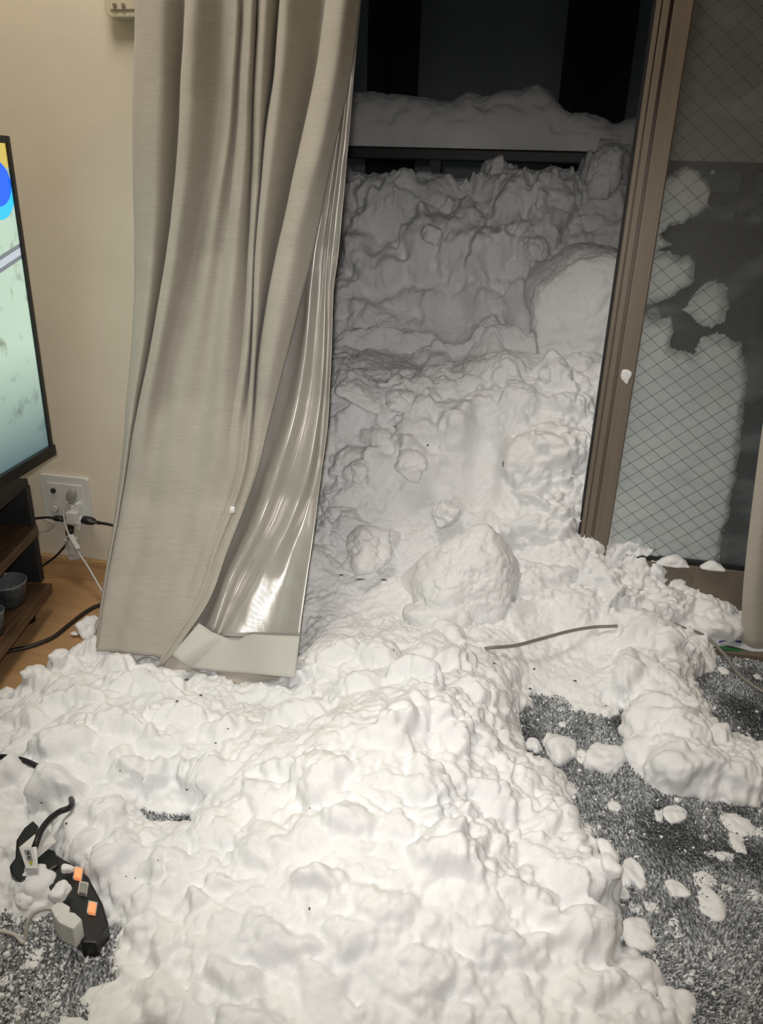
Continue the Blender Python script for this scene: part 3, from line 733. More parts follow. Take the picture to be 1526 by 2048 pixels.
crumbs('snow_crumbs', 2000, 3, 'fine crumbs of snow sprinkled over the grey carpet beside the drift')

# snow packed against the outside of the glass: a slab with a ragged top
gp = lambda q: (lambda p: (p.x, p.z))(at(q[0], q[1], SY+.02))
PACK = [gp(q) for q in [(1120, 1250), (1180, 900), (1225, 640), (1262, 420), (1300, 500), (1345, 505), (1388, 512), (1400, 530), (1390, 570), (1350, 595), (1320, 608), (1288, 622), (1300, 640), (1345, 642), (1352, 670), (1342, 700), (1370, 708), (1395, 715), (1408, 680),
                       (1440, 672), (1490, 690), (1502, 740), (1500, 800), (1490, 870), (1478, 960), (1462, 1040), (1448, 1110), (1430, 1250)]]
BALL1 = [gp(q) for q in [(1280, 385), (1330, 350), (1375, 328), (1405, 340), (1425, 362), (1430, 385), (1422, 415), (1400, 432), (1385, 435), (1372, 452), (1345, 455), (1325, 470), (1352, 490), (1330, 500), (1280, 520)]]
BALL2 = [gp(q) for q in [(1395, 590), (1415, 570), (1440, 563), (1462, 580), (1465, 620), (1455, 650), (1430, 660), (1405, 655), (1390, 640), (1365, 625)]]
TUFT = [gp(q) for q in [(1424, 335), (1438, 338), (1437, 352), (1426, 350)]]
def pack(name, poly, label, thick=.06, soft=.02):
    pa_ = np.array(poly); x0, z0 = pa_.min(0)-.02; x1, z1 = pa_.max(0)+.02
    d_ = .003; gx = np.arange(x0, x1, d_); gz = np.arange(z0, z1, d_); GX, GZ = np.meshgrid(gx, gz)
    Q = np.stack([GX.ravel(), np.zeros(GX.size), GZ.ravel()], -1)
    s = poly_sdf(GX, GZ, poly).ravel()+fbm(Q, 45, 3, 5)*.005
    yb = SY+.021+np.clip(1-s/soft, 0, 1)**2*.03+(1-np.minimum(1, worley(Q, .03, 8)))*.004
    k = s > -.001
    V1 = np.stack([GX.ravel(), yb, GZ.ravel()], -1); V2 = V1.copy(); V2[:, 1] = SY+.022+np.maximum(.006, np.minimum(thick, s*1.6+.03))
    n_ = len(V1); i = np.arange(len(gz)-1)[:, None]*len(gx)+np.arange(len(gx)-1)[None, :]
    q = np.stack([i, i+1, i+len(gx)+1, i+len(gx)], -1).reshape(-1, 4); q = q[k[q].all(1)]
    # close the rim
    e = np.concatenate([q[:, [0, 1]], q[:, [1, 2]], q[:, [2, 3]], q[:, [3, 0]]]); key = np.sort(e, 1); key = key[:, 0]*n_+key[:, 1]
    u_, idx, c_ = np.unique(key, return_index=True, return_counts=True); be = e[idx[c_ == 1]]
    rim = np.stack([be[:, 0], be[:, 1], be[:, 1]+n_, be[:, 0]+n_], -1)[:, ::-1]
    allq = np.concatenate([q, q[:, ::-1]+n_, rim]); VV = np.concatenate([V1, V2])
    used, inv = np.unique(allq, return_inverse=True)
    me = np_mesh(name, VV[used], inv.reshape(-1, 4)); shade(me); return tag(link(name, me, M_SNOW), label, 'snow')
pack('packed_snow', PACK, 'deep snow packed against the outside of the wired glass')
pack('snow_clod', BALL1, 'crumbly snow clump stuck high on the wired glass below the grey board', .04, .01)
pack('snow_clod', BALL2, 'round snow clump stuck on the wired glass right of the packed snow', .04, .03)
pack('snow_clod', TUFT, 'tiny snow tuft on the glass right of the high clump', .02, .01)

# snow on the sash rail
for px, wpx, hpx, lab in ((1345, 30, 14, 'left little snow peak on the bottom rail of the sash'), (1425, 24, 11, 'right little snow peak on the bottom rail of the sash')):
    p = at(px, 1128 if px < 1400 else 1136, SY-.002); s = 1.6/F
    place('snow_clod', chunk_mesh('snow_clod', (wpx*s, .012, hpx*s*1.3), 200+px, pw=5, sub=4, rough=.06, lumps=.05, nvecs=[(0, 0, -1, .12), (.75, 0, 1, .75), (-.75, 0, 1, .75), (1, 0, 0, 1.1), (-1, 0, 0, 1.1), (0, -1, .4, .9), (0, 1, 0, 1)]), p, (0, 0, 0), lab, 'snow')

# ------------------------------------------------------------------ carpet
CX0, CX1, CY0, CY1 = -.74, 1.3, -2.0, -.0
M_CARP = simple('carpet_backing', (.13, .135, .14), .95, vary=.3, scale=300)
cp = empty('carpet', (.3, -1, 0)); tag(cp, 'grey mottled shaggy carpet under the spilled snow', 'carpet')
box('carpet_base', CX0, CX1, CY0, CY1, .0005, .004, M_CARP, cp)
M_PILE, nt, b = newmat('carpet_pile', (.2, .2, .2), .85, 0, .15)
at_ = nd(nt, 'ShaderNodeAttribute', attribute_name='fibre'); nt.links.new(at_.outputs['Color'], b.inputs['Base Color'])
r_ = np.random.default_rng(11)
NB = 760000
bx = r_.uniform(-.72, 1.0, NB); by = r_.uniform(-1.2, -.0, NB)
Pq = np.stack([bx, by, np.full(NB, .006)], -1); qx, qy, qz = project(Pq)
inframe = (qx > -60) & (qx < W+120) & (qy < H+80)
sd = poly_sdf(bx[inframe], by[inframe], BOUND)
for hl in HOLES+[STRIP]: sd = np.minimum(sd, -poly_sdf(bx[inframe], by[inframe], hl))
sel = sd < .04
bx, by = bx[inframe][sel], by[inframe][sel]; n_ = len(bx)
b3 = np.stack([bx, by, np.zeros(n_)], -1)
dirn = fbm(b3, 9, 2, 41)*2.6+r_.normal(0, .55, n_)+2.2
lay = np.clip(r_.normal(.95, .25, n_), .3, 1.4)
Lb = r_.uniform(.006, .011, n_); wb = r_.uniform(.0009, .0017, n_)
dv = np.stack([np.cos(dirn), np.sin(dirn)], -1); sv = np.stack([-dv[:, 1], dv[:, 0]], -1)
p0 = np.stack([bx, by, np.full(n_, .004)], -1)
p1 = p0.copy(); p1[:, :2] += dv*(Lb*.45*np.sin(lay*.6))[:, None]; p1[:, 2] += Lb*.5*np.cos(lay*.6)
p2 = p1.copy(); p2[:, :2] += dv*(Lb*.55*np.sin(lay))[:, None]; p2[:, 2] += Lb*.5*np.cos(lay)
s3 = np.concatenate([sv*wb[:, None], np.zeros((n_, 1))], 1)
VV = np.stack([p0-s3, p0+s3, p1-s3, p1+s3, p2-s3*.7, p2+s3*.7], 1).reshape(-1, 3)
ii = np.arange(n_)[:, None]*6
qq = np.concatenate([ii+np.array([0, 1, 3, 2]), ii+np.array([2, 3, 5, 4])], 1).reshape(-1, 4)
me = np_mesh('carpet_pile', VV, qq)
tone = np.array([.12, .22, .36, .52, .7])[np.searchsorted([.22, .48, .74, .92], r_.random(n_)+.16*vnoise(b3, 230, 50))]
tone = tone*np.clip(1+.25*fbm(b3, 12, 2, 60), .5, 1.6)
ca_ = me.color_attributes.new('fibre', 'FLOAT_COLOR', 'POINT')
cc = np.ones((n_, 6, 4), np.float32); cc[:, :, 0] = tone[:, None]*.98; cc[:, :, 1] = tone[:, None]*1.02; cc[:, :, 2] = tone[:, None]*1.04
ca_.data.foreach_set('color', cc.ravel())
o = link('carpet_pile', me, M_PILE, cp); o['kind'] = 'stuff'
print('blades', n_)

# ------------------------------------------------------------------ curtains
def catmull_cols(rows, offs, ysmp, usub):
    """rows: dict py -> list of px ; offs: same -> list of off ; returns dense arrays"""
    pys = sorted(rows); A = np.array([rows[p] for p in pys], float); O = np.array([offs[p] for p in pys], float)
    def interp_rows(M_, y):
        k = min(max(np.searchsorted(pys, y)-1, 0), len(pys)-2); t = (y-pys[k])/(pys[k+1]-pys[k])
        h = pys[k+1]-pys[k]
        def slope(j):
            if j == 0: return (M_[1]-M_[0])/(pys[1]-pys[0])
            if j == len(pys)-1: return (M_[-1]-M_[-2])/(pys[-1]-pys[-2])
            return (M_[j+1]-M_[j-1])/(pys[j+1]-pys[j-1])
        a, b_, ma, mb = M_[k], M_[k+1], slope(k)*h, slope(k+1)*h
        return (2*t**3-3*t**2+1)*a+(t**3-2*t**2+t)*ma+(-2*t**3+3*t**2)*b_+(t**3-t**2)*mb
    def interp_cols(r):
        n_ = len(r); out = []
        e = np.concatenate([[2*r[0]-r[1]], r, [2*r[-1]-r[-2]]])
        for i in range(1, n_):
            for k in range(usub):
                t = k/usub; a, b_, c_, d_ = e[i-1:i+3]
                out.append(.5*((2*b_)+(c_-a)*t+(2*a-5*b_+4*c_-d_)*t*t+(3*b_-a-3*c_+d_)*t**3))
        out.append(r[-1]); return np.array(out)
    PXs = np.array([interp_cols(interp_rows(A, y)) for y in ysmp]); OFs = np.array([interp_cols(interp_rows(O, y)) for y in ysmp])
    return PXs, OFs
def curtain_sheet(name, rows, offs, ybase, bottom, mat, parent, n_rows=150, usub=7, ripple=0, extra_top=True, topfn=None, thick=.0015):
    """bottom(u) gives the picture row where the sheet ends, u in 0..1"""
    pys = sorted(rows); top = pys[0]
    nU = (len(rows[top])-1)*usub+1
    V = np.zeros((n_rows, nU, 3)); Umax = np.linspace(0, 1, nU)
    dense = np.linspace(top, pys[-1], 260); PXs, OFs = catmull_cols(rows, offs, dense, usub)
    for j in range(nU):
        y_end = bottom(Umax[j]); y_st = top if topfn is None else topfn(Umax[j])
        for i in range(n_rows):
            py = y_st+(y_end-y_st)*i/(n_rows-1)
            x = np.interp(py, dense, PXs[:, j]); of = np.interp(py, dense, OFs[:, j])
            if py > dense[-1]: x += (py-dense[-1])*(PXs[-1, j]-PXs[-12, j])/(dense[-1]-dense[-12])
            p = at(x, py, ybase(py)-of); V[i, j] = p
    if extra_top:      # carry the cloth on up to the rail above the frame
        up_ = []
        for q in (1.0, .66, .33):
            r0 = V[0].copy(); r0[:, 2] += q*(1.95-r0[:, 2]); r0[:, 1] += 0; up_.append(r0)
        V = np.concatenate([np.array(up_), V])
    Vf = V.reshape(-1, 3)
    if ripple:
        Vf[:, 1] += ripple*fbm(Vf*np.array([1, 1, .45]), 16, 3, 70)
    o, _ = grid_mesh(name, Vf, nU, V.shape[0], mat, parent)
    thicken(o, thick, 0); return o

Y = [0, 150, 300, 500, 700, 850, 950, 1100, 1200, 1310]
def fold_cols():
    cols = {
        'c0': [270, 268, 266, 270, 262, 250, 240, 220, 203, 187],
        'c3': [371, 364, 356, 336, 301, 271, 254, 229, 209, 191],
        'c4': [394, 386, 378, 354, 318, 288, 272],
        'c5': [450, 440, 428, 390, 345, 318, 304],
        'c6': [474, 466, 454, 420, 385, 352, 338],
        'c7': [485, 476, 466, 447, 422, 400, 388],
        'c8': [505, 498, 490, 472, 452, 436, 420],
        'c8b': [520, 514, 508, 500, 487, 464, 450],
        'c8e': [518, 511, 505, 498, 485, 463, 452],
        'c8c': [535, 528, 518, 507, 496, 476, 464],
        'c9': [564, 553, 531, 514, 503, 490, 476],
        'c10': [560, 549, 527, 511, 504, 493, 479],
        'c11': [578, 568, 548, 524, 510, 500, 486],
        'c12': [650, 630, 600, 558, 518, 506, 493],
        'c13': [654, 632, 600, 557, 521, 511, 499],
        'c14': [688, 668, 638, 588, 548, 522, 505],
        'c15': [720, 700, 668, 628, 576, 537, 512]}
    c = cols
    c['c1'] = [a+.55*(b_-a) for a, b_ in zip(c['c0'], c['c3'])]; c['c2'] = [v_+2 for v_ in c['c3']]
    order = ['c0', 'c1', 'c2', 'c3', 'c4', 'c5', 'c6', 'c7', 'c8', 'c8b', 'c8e', 'c8c', 'c9', 'c10', 'c11', 'c12', 'c13', 'c14', 'c15']
    off = {'c0': -.015, 'c1': .006, 'c2': -.034, 'c3': .012, 'c4': .026, 'c5': -.006, 'c6': .009, 'c7': -.002, 'c8': .016, 'c8b': -.012, 'c8e': .004, 'c8c': .014, 'c9': -.022, 'c10': .006,
           'c11': .022, 'c12': -.026, 'c13': .014, 'c14': .030, 'c15': .006}
    ends = {1100: (229, 456), 1200: (209, 419), 1310: (191, 345)}
    rows, offs = {}, {}
    n3 = order.index('c3')
    for i, y in enumerate(Y):
        amp = [1.45, 1.45, 1.45, 1.35, 1.05, .65, .42, .22, .14, .10][i]
        if i < 7: r = [c[k][i] for k in order]
        else:
            a, e = ends[y]; r = [c['c0'][i], (c['c0'][i]+a)/2, a+1, a]
            fr = [(c[k][6]-c['c3'][6])/(c['c15'][6]-c['c3'][6]) for k in order[4:]]
            r += [a+(e-a)*f for f in fr]
        rows[y] = r
        offs[y] = [off[k]*(amp*(.45 if (i > 4 and j > 8) else 1) if j > 2 else max(amp, .6)) for j, k in enumerate(order)]
    return rows, offs
rows, offs = fold_cols()
ypts = [0, 200, 500, 800, 1000, 1150, 1310, 1400]; yval = [-.085, -.085, -.09, -.125, -.175, -.235, -.315, -.34]
yb1 = lambda py: float(np.interp(py, ypts, yval))
bot1 = lambda u: float(np.interp(u, [0, .12, .25, .62, .72, .8, .9, 1], [1290, 1303, 1305, 1313, 1318, 1330, 1330, 1312]))
ct = empty('curtain', (-.55, -.1, 0)); tag(ct, 'long beige curtain hanging left of the opening, its satin lining turned outward', 'curtain')
curtain_sheet('front_cloth', rows, offs, yb1, bot1, M_CURT, ct, 170, 7, ripple=.004)
# satin lining
sr = {0: (690, 700, 704, 708, 712, 716, 722), 250: (648, 664, 672, 680, 686, 692, 700), 500: (598, 616, 630, 645, 655, 664, 677), 575: (582, 606, 622, 640, 650, 657, 667), 650: (565, 600, 616, 634, 648, 656, 664),
      750: (533, 582, 603, 626, 644, 653, 661), 850: (505, 560, 583, 610, 632, 645, 655), 950: (478, 525, 552, 582, 612, 632, 642), 1050: (440, 490, 516, 545, 574, 605, 630), 1150: (400, 440, 464, 490, 520, 572, 616), 1275: (350, 395, 420, 434, 452, 540, 598)}
so = {}
for y in sr:
    a = np.interp(y, [0, 250, 500, 700, 900, 1275], [.1, .12, .3, .9, 1, .55])
    so[y] = [-.02, -.012*a-.004, .014*a-.004, -.012*a-.004, .016*a-.004, -.010*a-.004, .006*a-.006]
sbot = lambda u: float(np.interp(u, [0, .3, .5, .6, 1], [1258, 1260, 1276, 1270, 1274]))
curtain_sheet('satin_lining', sr, so, lambda py: yb1(py)+.016, sbot, M_SATIN, ct, 150, 9, ripple=.0045, thick=.001)
# white hem band of the lining
def ribbon(name, top, bot, Yt, Yb, mat, parent, n_=60, m_=12, wav=.0):
    tx, ty = zip(*top); bx_, by_ = zip(*bot)
    V = np.zeros((m_, n_, 3))
    for j in range(n_):
        u = j/(n_-1); kt = u*(len(top)-1); kb = u*(len(bot)-1)
        a = (np.interp(kt, range(len(top)), tx), np.interp(kt, range(len(top)), ty)); b_ = (np.interp(kb, range(len(bot)), bx_), np.interp(kb, range(len(bot)), by_))
        for i in range(m_):
            v_ = i/(m_-1); yy = (Yt+(Yb-Yt)*v_)-wav*math.sin(u*7.5+.6)*(.5+v_)
            V[i, j] = at(a[0]+(b_[0]-a[0])*v_, a[1]+(b_[1]-a[1])*v_, yy)
    o, _ = grid_mesh(name, V.reshape(-1, 3), n_, m_, mat, parent); thicken(o, .0012, 0); return o
hm = ribbon('lining_hem', [(398, 1246), (425, 1264), (450, 1274), (480, 1274), (505, 1268), (540, 1270), (600, 1272)], [(343, 1309), (362, 1325), (382, 1336), (430, 1342), (480, 1346), (530, 1350), (590, 1356)], -.285, -.33, M_HEM, ct, wav=.010)
hm['label'] = 'plain off-white hem band'
hb = ribbon('front_hem', [(345, 1300), (362, 1312), (390, 1325), (405, 1335)], [(325, 1340), (345, 1358), (368, 1372), (375, 1378)], -.30, -.318, M_HEMB, ct)
hb2 = ribbon('back_hem', [(385, 1320), (430, 1325), (480, 1330), (530, 1338), (568, 1340)], [(375, 1366), (420, 1360), (470, 1366), (520, 1382), (562, 1386)], -.30, -.31, M_HEMB, ct, wav=-.008)
# right curtain
rc = empty('curtain', (.7, .0, 0)); tag(rc, 'beige curtain just entering the picture at the right border', 'curtain')
rrows, roffs = {}, {}
for y, x in ((0, 1650), (500, 1580), (840, 1526), (1000, 1504), (1130, 1489), (1190, 1484), (1300, 1480)):
    rrows[y] = [x+(1 if k == 0 else 0)+k*28 for k in range(12)]; roffs[y] = [-.012]+[.012*math.cos(k*1.5+.3) for k in range(1, 12)]
curtain_sheet('front_cloth', rrows, roffs, lambda py: .04-.02*py/1300, lambda u: 1290+u*60, M_CURT, rc, 80, 5, ripple=.002)

# ------------------------------------------------------------------ television and stand
def T(px, py, Yc): return at(px, py, Yc)
tvc = at(106, 905, -.15); tvt = at(15, 272, -.15)
tv = empty('television', (tvc.x, tvc.y, tvc.z), (0, 0, math.radians(4.8)))   # local -Y runs along the screen toward the camera, +X is the viewing side
tv['label'] = 'flat black television seen edge-on at the left border, screen lit'; tv['category'] = 'television'
hT = (tvt.z-tvc.z)+.0; wT = .98
def tvb(name, x0, x1, y0, y1, z0, z1, mat, bev=.002):
    o = box(name, x0, x1, y0, y1, z0, z1, mat, None, bev); o.parent = tv; return o
tvb('housing', -.035, -.004, -wT, 0, .0, hT, M_BEZEL, .004)
tvb('bezel', -.004, .003, -.011, 0, .0, hT, M_BEZEL, .001); tvb('bezel', -.004, .003, -wT, -wT+.011, .0, hT, M_BEZEL, .001)
tvb('bezel', -.004, .003, -wT+.011, -.011, hT-.012, hT, M_BEZEL, .001)
tvb('lower_bezel', -.006, .008, -wT+.0, -.0, -.004, .018, M_BEZEL, .002)
tvb('stand_foot', -.10, .05, -.42, -.36, -.058, -.050, M_METAL, .003); tvb('stand_foot', -.10, .07, -.78, -.72, -.058, -.050, M_METAL, .003)
tvb('stand_neck', -.03, -.015, -.405, -.375, -.05, .02, M_BEZEL, .001); tvb('stand_neck', -.03, -.015, -.765, -.735, -.05, .02, M_BEZEL, .001)
# screen picture: pale marbled ground, a blue disc with a yellow one behind it, a grey pipe
M_SCR, nt, b = newmat('lit_screen', (.02, .02, .02), .12, 0, .6)
tc = nd(nt, 'ShaderNodeTexCoord'); sep = nd(nt, 'ShaderNodeSeparateXYZ'); nt.links.new(tc.outputs['Object'], sep.inputs[0])
def math_n(op, a, b_=None, c_=None):
    n = nd(nt, 'ShaderNodeMath', operation=op)
    for i, v_ in enumerate((a, b_, c_)):
        if v_ is None: continue
        if isinstance(v_, (int, float)): n.inputs[i].default_value = v_
        else: nt.links.new(v_, n.inputs[i])
    return n.outputs[0]
yv, zv = sep.outputs[1], sep.outputs[2]
def mixc(fac, A, B):
    n = nd(nt, 'ShaderNodeMix', data_type='RGBA'); nt.links.new(fac, n.inputs[0])
    for k, s in ((6, A), (7, B)):
        if isinstance(s, tuple): n.inputs[k].default_value = (*s, 1)
        else: nt.links.new(s, n.inputs[k])
    return n.outputs[2]
nz = nd(nt, 'ShaderNodeTexNoise', Scale=22, Detail=6); nt.links.new(tc.outputs['Object'], nz.inputs['Vector'])
rp = nd(nt, 'ShaderNodeValToRGB'); rp.color_ramp.elements[0].position = .32; rp.color_ramp.elements[1].position = .45
rp.color_ramp.elements[0].color = (.22, .27, .2, 1); rp.color_ramp.elements[1].color = (.42, .55, .44, 1); nt.links.new(nz.outputs['Fac'], rp.inputs['Fac'])
def disc(cy_, cz_, ry_, rz_):
    a = math_n('POWER', math_n('DIVIDE', math_n('SUBTRACT', yv, cy_), ry_), 2.0); b_ = math_n('POWER', math_n('DIVIDE', math_n('SUBTRACT', zv, cz_), rz_), 2.0)
    return math_n('LESS_THAN', math_n('ADD', a, b_), 1.0)
cur = rp.outputs['Color']
# positions on the screen plane
def scr(px, py):
    p = at(px, py, -.15); 
    n_ = Vector((math.cos(math.radians(4.8)), math.sin(math.radians(4.8)), 0)); d = ray(px, py)
    t = (tvc-CAM).dot(n_)/d.dot(n_); w = CAM+d*t; l = w-tvc
    ay = Vector((-math.sin(math.radians(4.8)), math.cos(math.radians(4.8)), 0)); return l.dot(ay), l.z
s1 = scr(0, 370); s2 = scr(18, 320); s3 = scr(0, 530); s4 = scr(38, 505); s5 = scr(0, 300)
cur = mixc(disc(s2[0]-.04, s2[1]+.02, .085, .035), cur, (.55, .42, .1))
cur = mixc(disc(s1[0]-.01, s1[1]-.01, .05, .045), cur, (.03, .5, .75))
cur = mixc(disc(s1[0]-.01, s1[1]+.003, .045, .037), cur, (.01, .12, .8))
slope_ = (s4[1]-s3[1])/(s4[0]-s3[0])
dd_ = math_n('SUBTRACT', zv, math_n('ADD', math_n('MULTIPLY', math_n('SUBTRACT', yv, s3[0]), slope_), s3[1]))
ad = math_n('ABSOLUTE', dd_)
cur = mixc(math_n('LESS_THAN', ad, .013), cur, (.16, .18, .2)); cur = mixc(math_n('LESS_THAN', ad, .006), cur, (.45, .5, .55))
# darker towards the bottom of the picture, as shown on the screen
dz = nd(nt, 'ShaderNodeMapRange'); nt.links.new(zv, dz.inputs[0]); dz.inputs[1].default_value = .02; dz.inputs[2].default_value = .22; dz.inputs[3].default_value = 0; dz.inputs[4].default_value = 1
cur = mixc(dz.outputs[0], (.09, .14, .15), cur)
b.inputs['Base Color'].default_value = (.01, .01, .01, 1); nt.links.new(cur, b.inputs['Emission Color']); b.inputs['Emission Strength'].default_value = 1.15
tvb('screen', -.004, -.001, -wT+.011, -.011, .016, hT-.012, M_SCR, 0)

# stand
sa = math.radians(13)
so_ = at(75, 1050, -.15)
st = empty('tv_stand', (so_.x, so_.y, 0), (0, 0, sa)); tag(st, 'low black and walnut shelf unit under the television', 'tv stand')
def sb(name, x0, x1, y0, y1, z0, z1, mat, bev=.0015):
    o = box(name, x0, x1, y0, y1, z0, z1, mat, None, bev); o.parent = st; return o
zs = so_.z
sb('shelf', -.32, .0, -.95, .0, zs-.022, zs+.0, M_SHELF)
low = atz(99, 1190, .075)
sb('shelf', -.32, .018, -.95, -.015, .052, .072, M_SHELF)
sb('side_panel', -.33, -.008, -.008, .012, .068, zs+.085, M_BLACKP)
sb('side_panel', -.33, -.008, -.955, -.94, .068, zs+.085, M_BLACKP)
sb('top_board', -.34, -.01, -.96, .01, zs+.085, zs+.10, M_BLACKP)
for yy in (-.05, -.9):
    for xx in (-.03, -.28):
        bm = bmesh.new(); add_cyl(bm, (xx, yy, .026), .017, .052, seg=20, r2=.013); o = bm_obj('foot', bm, M_BLACK, None); o.parent = st; shade(o.data)

def bowl(px, py, R, hgt, lab, zt=.072):
    p = atz(px, py, zt+hgt)
    o = empty('bowl', (p.x, p.y, zt)); tag(o, lab, 'bowl', 'glazed bowls on the lower shelf')
    prof = [(.0, .0), (R*.62, .0), (R*.68, hgt*.06), (R*.8, hgt*.25), (R*.93, hgt*.6), (R, hgt*.97)]
    bm = bmesh.new(); lathe(bm, prof, (0, 0, 0), 64)
    for v_ in bm.verts:
        if .02*hgt < v_.co.z < hgt*.85:
            a = math.atan2(v_.co.y, v_.co.x); k = 1-.035*max(0, math.cos(a*14))**6; v_.co.x *= k; v_.co.y *= k
    q = bm_obj('body', bm, M_GLAZE, None, True); q.parent = o
    bm = bmesh.new(); lathe(bm, [(R*.93, hgt*.97), (R*.86, hgt*.6), (R*.7, hgt*.25), (R*.55, hgt*.12), (0.0001, hgt*.1)], (0, 0, 0), 64); q = bm_obj('inside', bm, M_GLAZEIN, None, True); q.parent = o; q['label'] = 'paler glazed inside'
    bm = bmesh.new(); lathe(bm, [(R*.925, hgt*.96), (R*.935, hgt*1.0), (R*.97, hgt*1.02), (R*1.01, hgt*1.0), (R*1.0, hgt*.95)], (0, 0, 0), 64); q = bm_obj('rim', bm, M_GLAZERIM, None, True); q.parent = o
bowl(12, 1162, .038, .052, 'larger dark grey glazed bowl with ribbed side on the lower shelf')
bowl(-22, 1222, .026, .05, 'smaller grey glazed bowl in front, cut by the left border')

# ------------------------------------------------------------------ wall plate and plugs
wp = empty('outlet_plate', at(130, 990, 0)); tag(wp, 'white wall outlet plate above the wooden baseboard', 'outlet')
a, c = at(82, 950, 0), at(177, 950, 0); x0, x1 = a.x, c.x; z1 = at(130, 950, 0).z; z0 = z1-.118
def rbox(name, x0, x1, y0, y1, z0, z1, mat, parent, rad, bev=.001):
    """box with rounded corners in the wall plane"""
    bm = bmesh.new(); vs = []
    for (cx, cz_, a0) in ((x1-rad, z1-rad, 0), (x0+rad, z1-rad, 90), (x0+rad, z0+rad, 180), (x1-rad, z0+rad, 270)):
        for k in range(6):
            t = math.radians(a0+k*18); vs.append(bm.verts.new((cx+rad*math.cos(t), y1, cz_+rad*math.sin(t))))
    f = bm.faces.new(vs); r = bmesh.ops.extrude_face_region(bm, geom=[f])
    for v_ in r['geom']:
        if isinstance(v_, bmesh.types.BMVert): v_.co.y = y0
    bmesh.ops.recalc_face_normals(bm, faces=bm.faces)
    return bm_obj(name, bm, mat, parent, bevel=bev)
rbox('plate', x0, x1, -.008, -.0005, z0, z1, M_WHITE, wp, .007, .002)
rbox('inner_frame', x0+.018, x1-.014, -.0105, -.0075, z0+.018, z1-.018, M_WHITE, wp, .002)
RX = Matrix.Rotation(math.pi/2, 4, 'X')
p = at(107, 981, -.011)
bm = bmesh.new(); add_cyl(bm, (p.x, -.0125, p.z), .0058, .004, RX); bm_obj('jack_ring', bm, M_BLACK, wp)
bm = bmesh.new(); add_cyl(bm, (p.x, -.0145, p.z), .0036, .006, RX); add_cyl(bm, (p.x, -.0185, p.z), .001, .004, RX); bm_obj('jack_core', bm, M_METAL, wp)
p = at(110, 1017, -.012)
bm = bmesh.new(); add_cyl(bm, (p.x, -.0115, p.z), .0092, .0022, RX, 28); bm_obj('cap_recess', bm, M_GREYP, wp)
bm = bmesh.new(); add_cyl(bm, (p.x, -.014, p.z), .0078, .005, RX, 28); bm_obj('cap', bm, M_WHITE, wp, bevel=.001)
# grey plug with a cord running down
gpg = empty('grey_plug', at(141, 990, -.02)); tag(gpg, 'flat grey plug in the outlet with a pale cord hanging down', 'plug')
p = at(143, 992, -.018)
bm = bmesh.new(); bmesh.ops.create_uvsphere(bm, u_segments=24, v_segments=14, radius=1)
for v_ in bm.verts:
    v_.co.x *= .0125*(1-.18*(v_.co.z < 0)*(-v_.co.z)); v_.co.y *= .008; v_.co.z *= .0195
    v_.co = Vector((v_.co.x+v_.co.z*.28, v_.co.y, v_.co.z))+Vector((p.x, -.019, p.z))
bm_obj('plug_body', bm, M_GREYP, gpg, True)
tube('cord', [at(135, 1003, -.026), at(128, 1018, -.030), at(129, 1040, -.036), at(137, 1068, -.044), at(150, 1095, -.052), at(175, 1132, -.07), at(204, 1182, -.11), at(225, 1215, -.14)], .0026, M_PALEC, gpg)
# cube tap
tp = empty('cube_tap', at(148, 1035, -.03)); tag(tp, 'small white cube tap holding black plugs', 'adapter')
p = at(147, 1034, -.030)
bm = bmesh.new(); add_box(bm, (p.x, -.026, p.z), (.025, .030, .027)); bm_obj('tap_body', bm, M_WHITE, tp, bevel=.002)
p = at(150, 1016, -.024)
bm = bmesh.new(); add_box(bm, (p.x, -.018, p.z-.002), (.019, .018, .014)); add_cyl(bm, (p.x+.004, -.018, p.z+.007), .005, .018, RX, 16); bm_obj('upper_plug', bm, M_WHITE, tp, bevel=.0012)
p = at(166, 1042, -.028)
bm = bmesh.new(); add_box(bm, (p.x-.003, -.024, p.z), (.014, .016, .012)); add_box(bm, (p.x-.009, -.03, p.z-.012), (.005, .012, .020)); bm_obj('side_collar', bm, M_WHITE, tp, bevel=.001)
def plug(lab, pts, r0, cord, rc=.0022, dark=M_BLACK, cord_mat=None):
    """pts: two picture points with depth for the body, then the cord path"""
    A, B = at(*pts[0]), at(*pts[1]); e = empty('black_plug', A); tag(e, lab, 'plug')
    d = (B-A); L = d.length; q = d.to_track_quat('Z', 'Y').to_matrix().to_4x4()
    bm = bmesh.new(); prof = [(.0001, 0), (r0, 0), (r0*1.05, L*.35), (r0*.85, L*.62), (r0*.42, L*.72), (r0*.42, L), (.0001, L)]
    lathe(bm, prof, (0, 0, 0), 20)
    bmesh.ops.transform(bm, matrix=Matrix.Translation(A) @ q @ Matrix.Diagonal((1, .75, 1, 1)), verts=bm.verts)
    bm_obj('plug_body', bm, dark, e, True); tube('cord', [B]+[at(*c_) for c_ in cord], rc, cord_mat or dark, e)
plug('black plug on the right of the cube tap, cord going behind the curtain', [(167, 1039, -.026), (200, 1046, -.026)], .0115, [(215, 1048, -.026), (240, 1054, -.024), (290, 1062, -.02)], .0032)
plug('black plug on the left of the cube tap, cord going behind the stand', [(128, 1038, -.026), (98, 1035, -.026)], .0085, [(90, 1035, -.024), (70, 1037, -.02), (50, 1042, -.02)], .0028)
plug('black plug hanging under the cube tap, cord dropping to the floor', [(140, 1052, -.026), (137, 1082, -.034)], .0105, [(128, 1094, -.034), (112, 1112, -.03), (92, 1127, -.03), (60, 1150, -.04)], .0026)
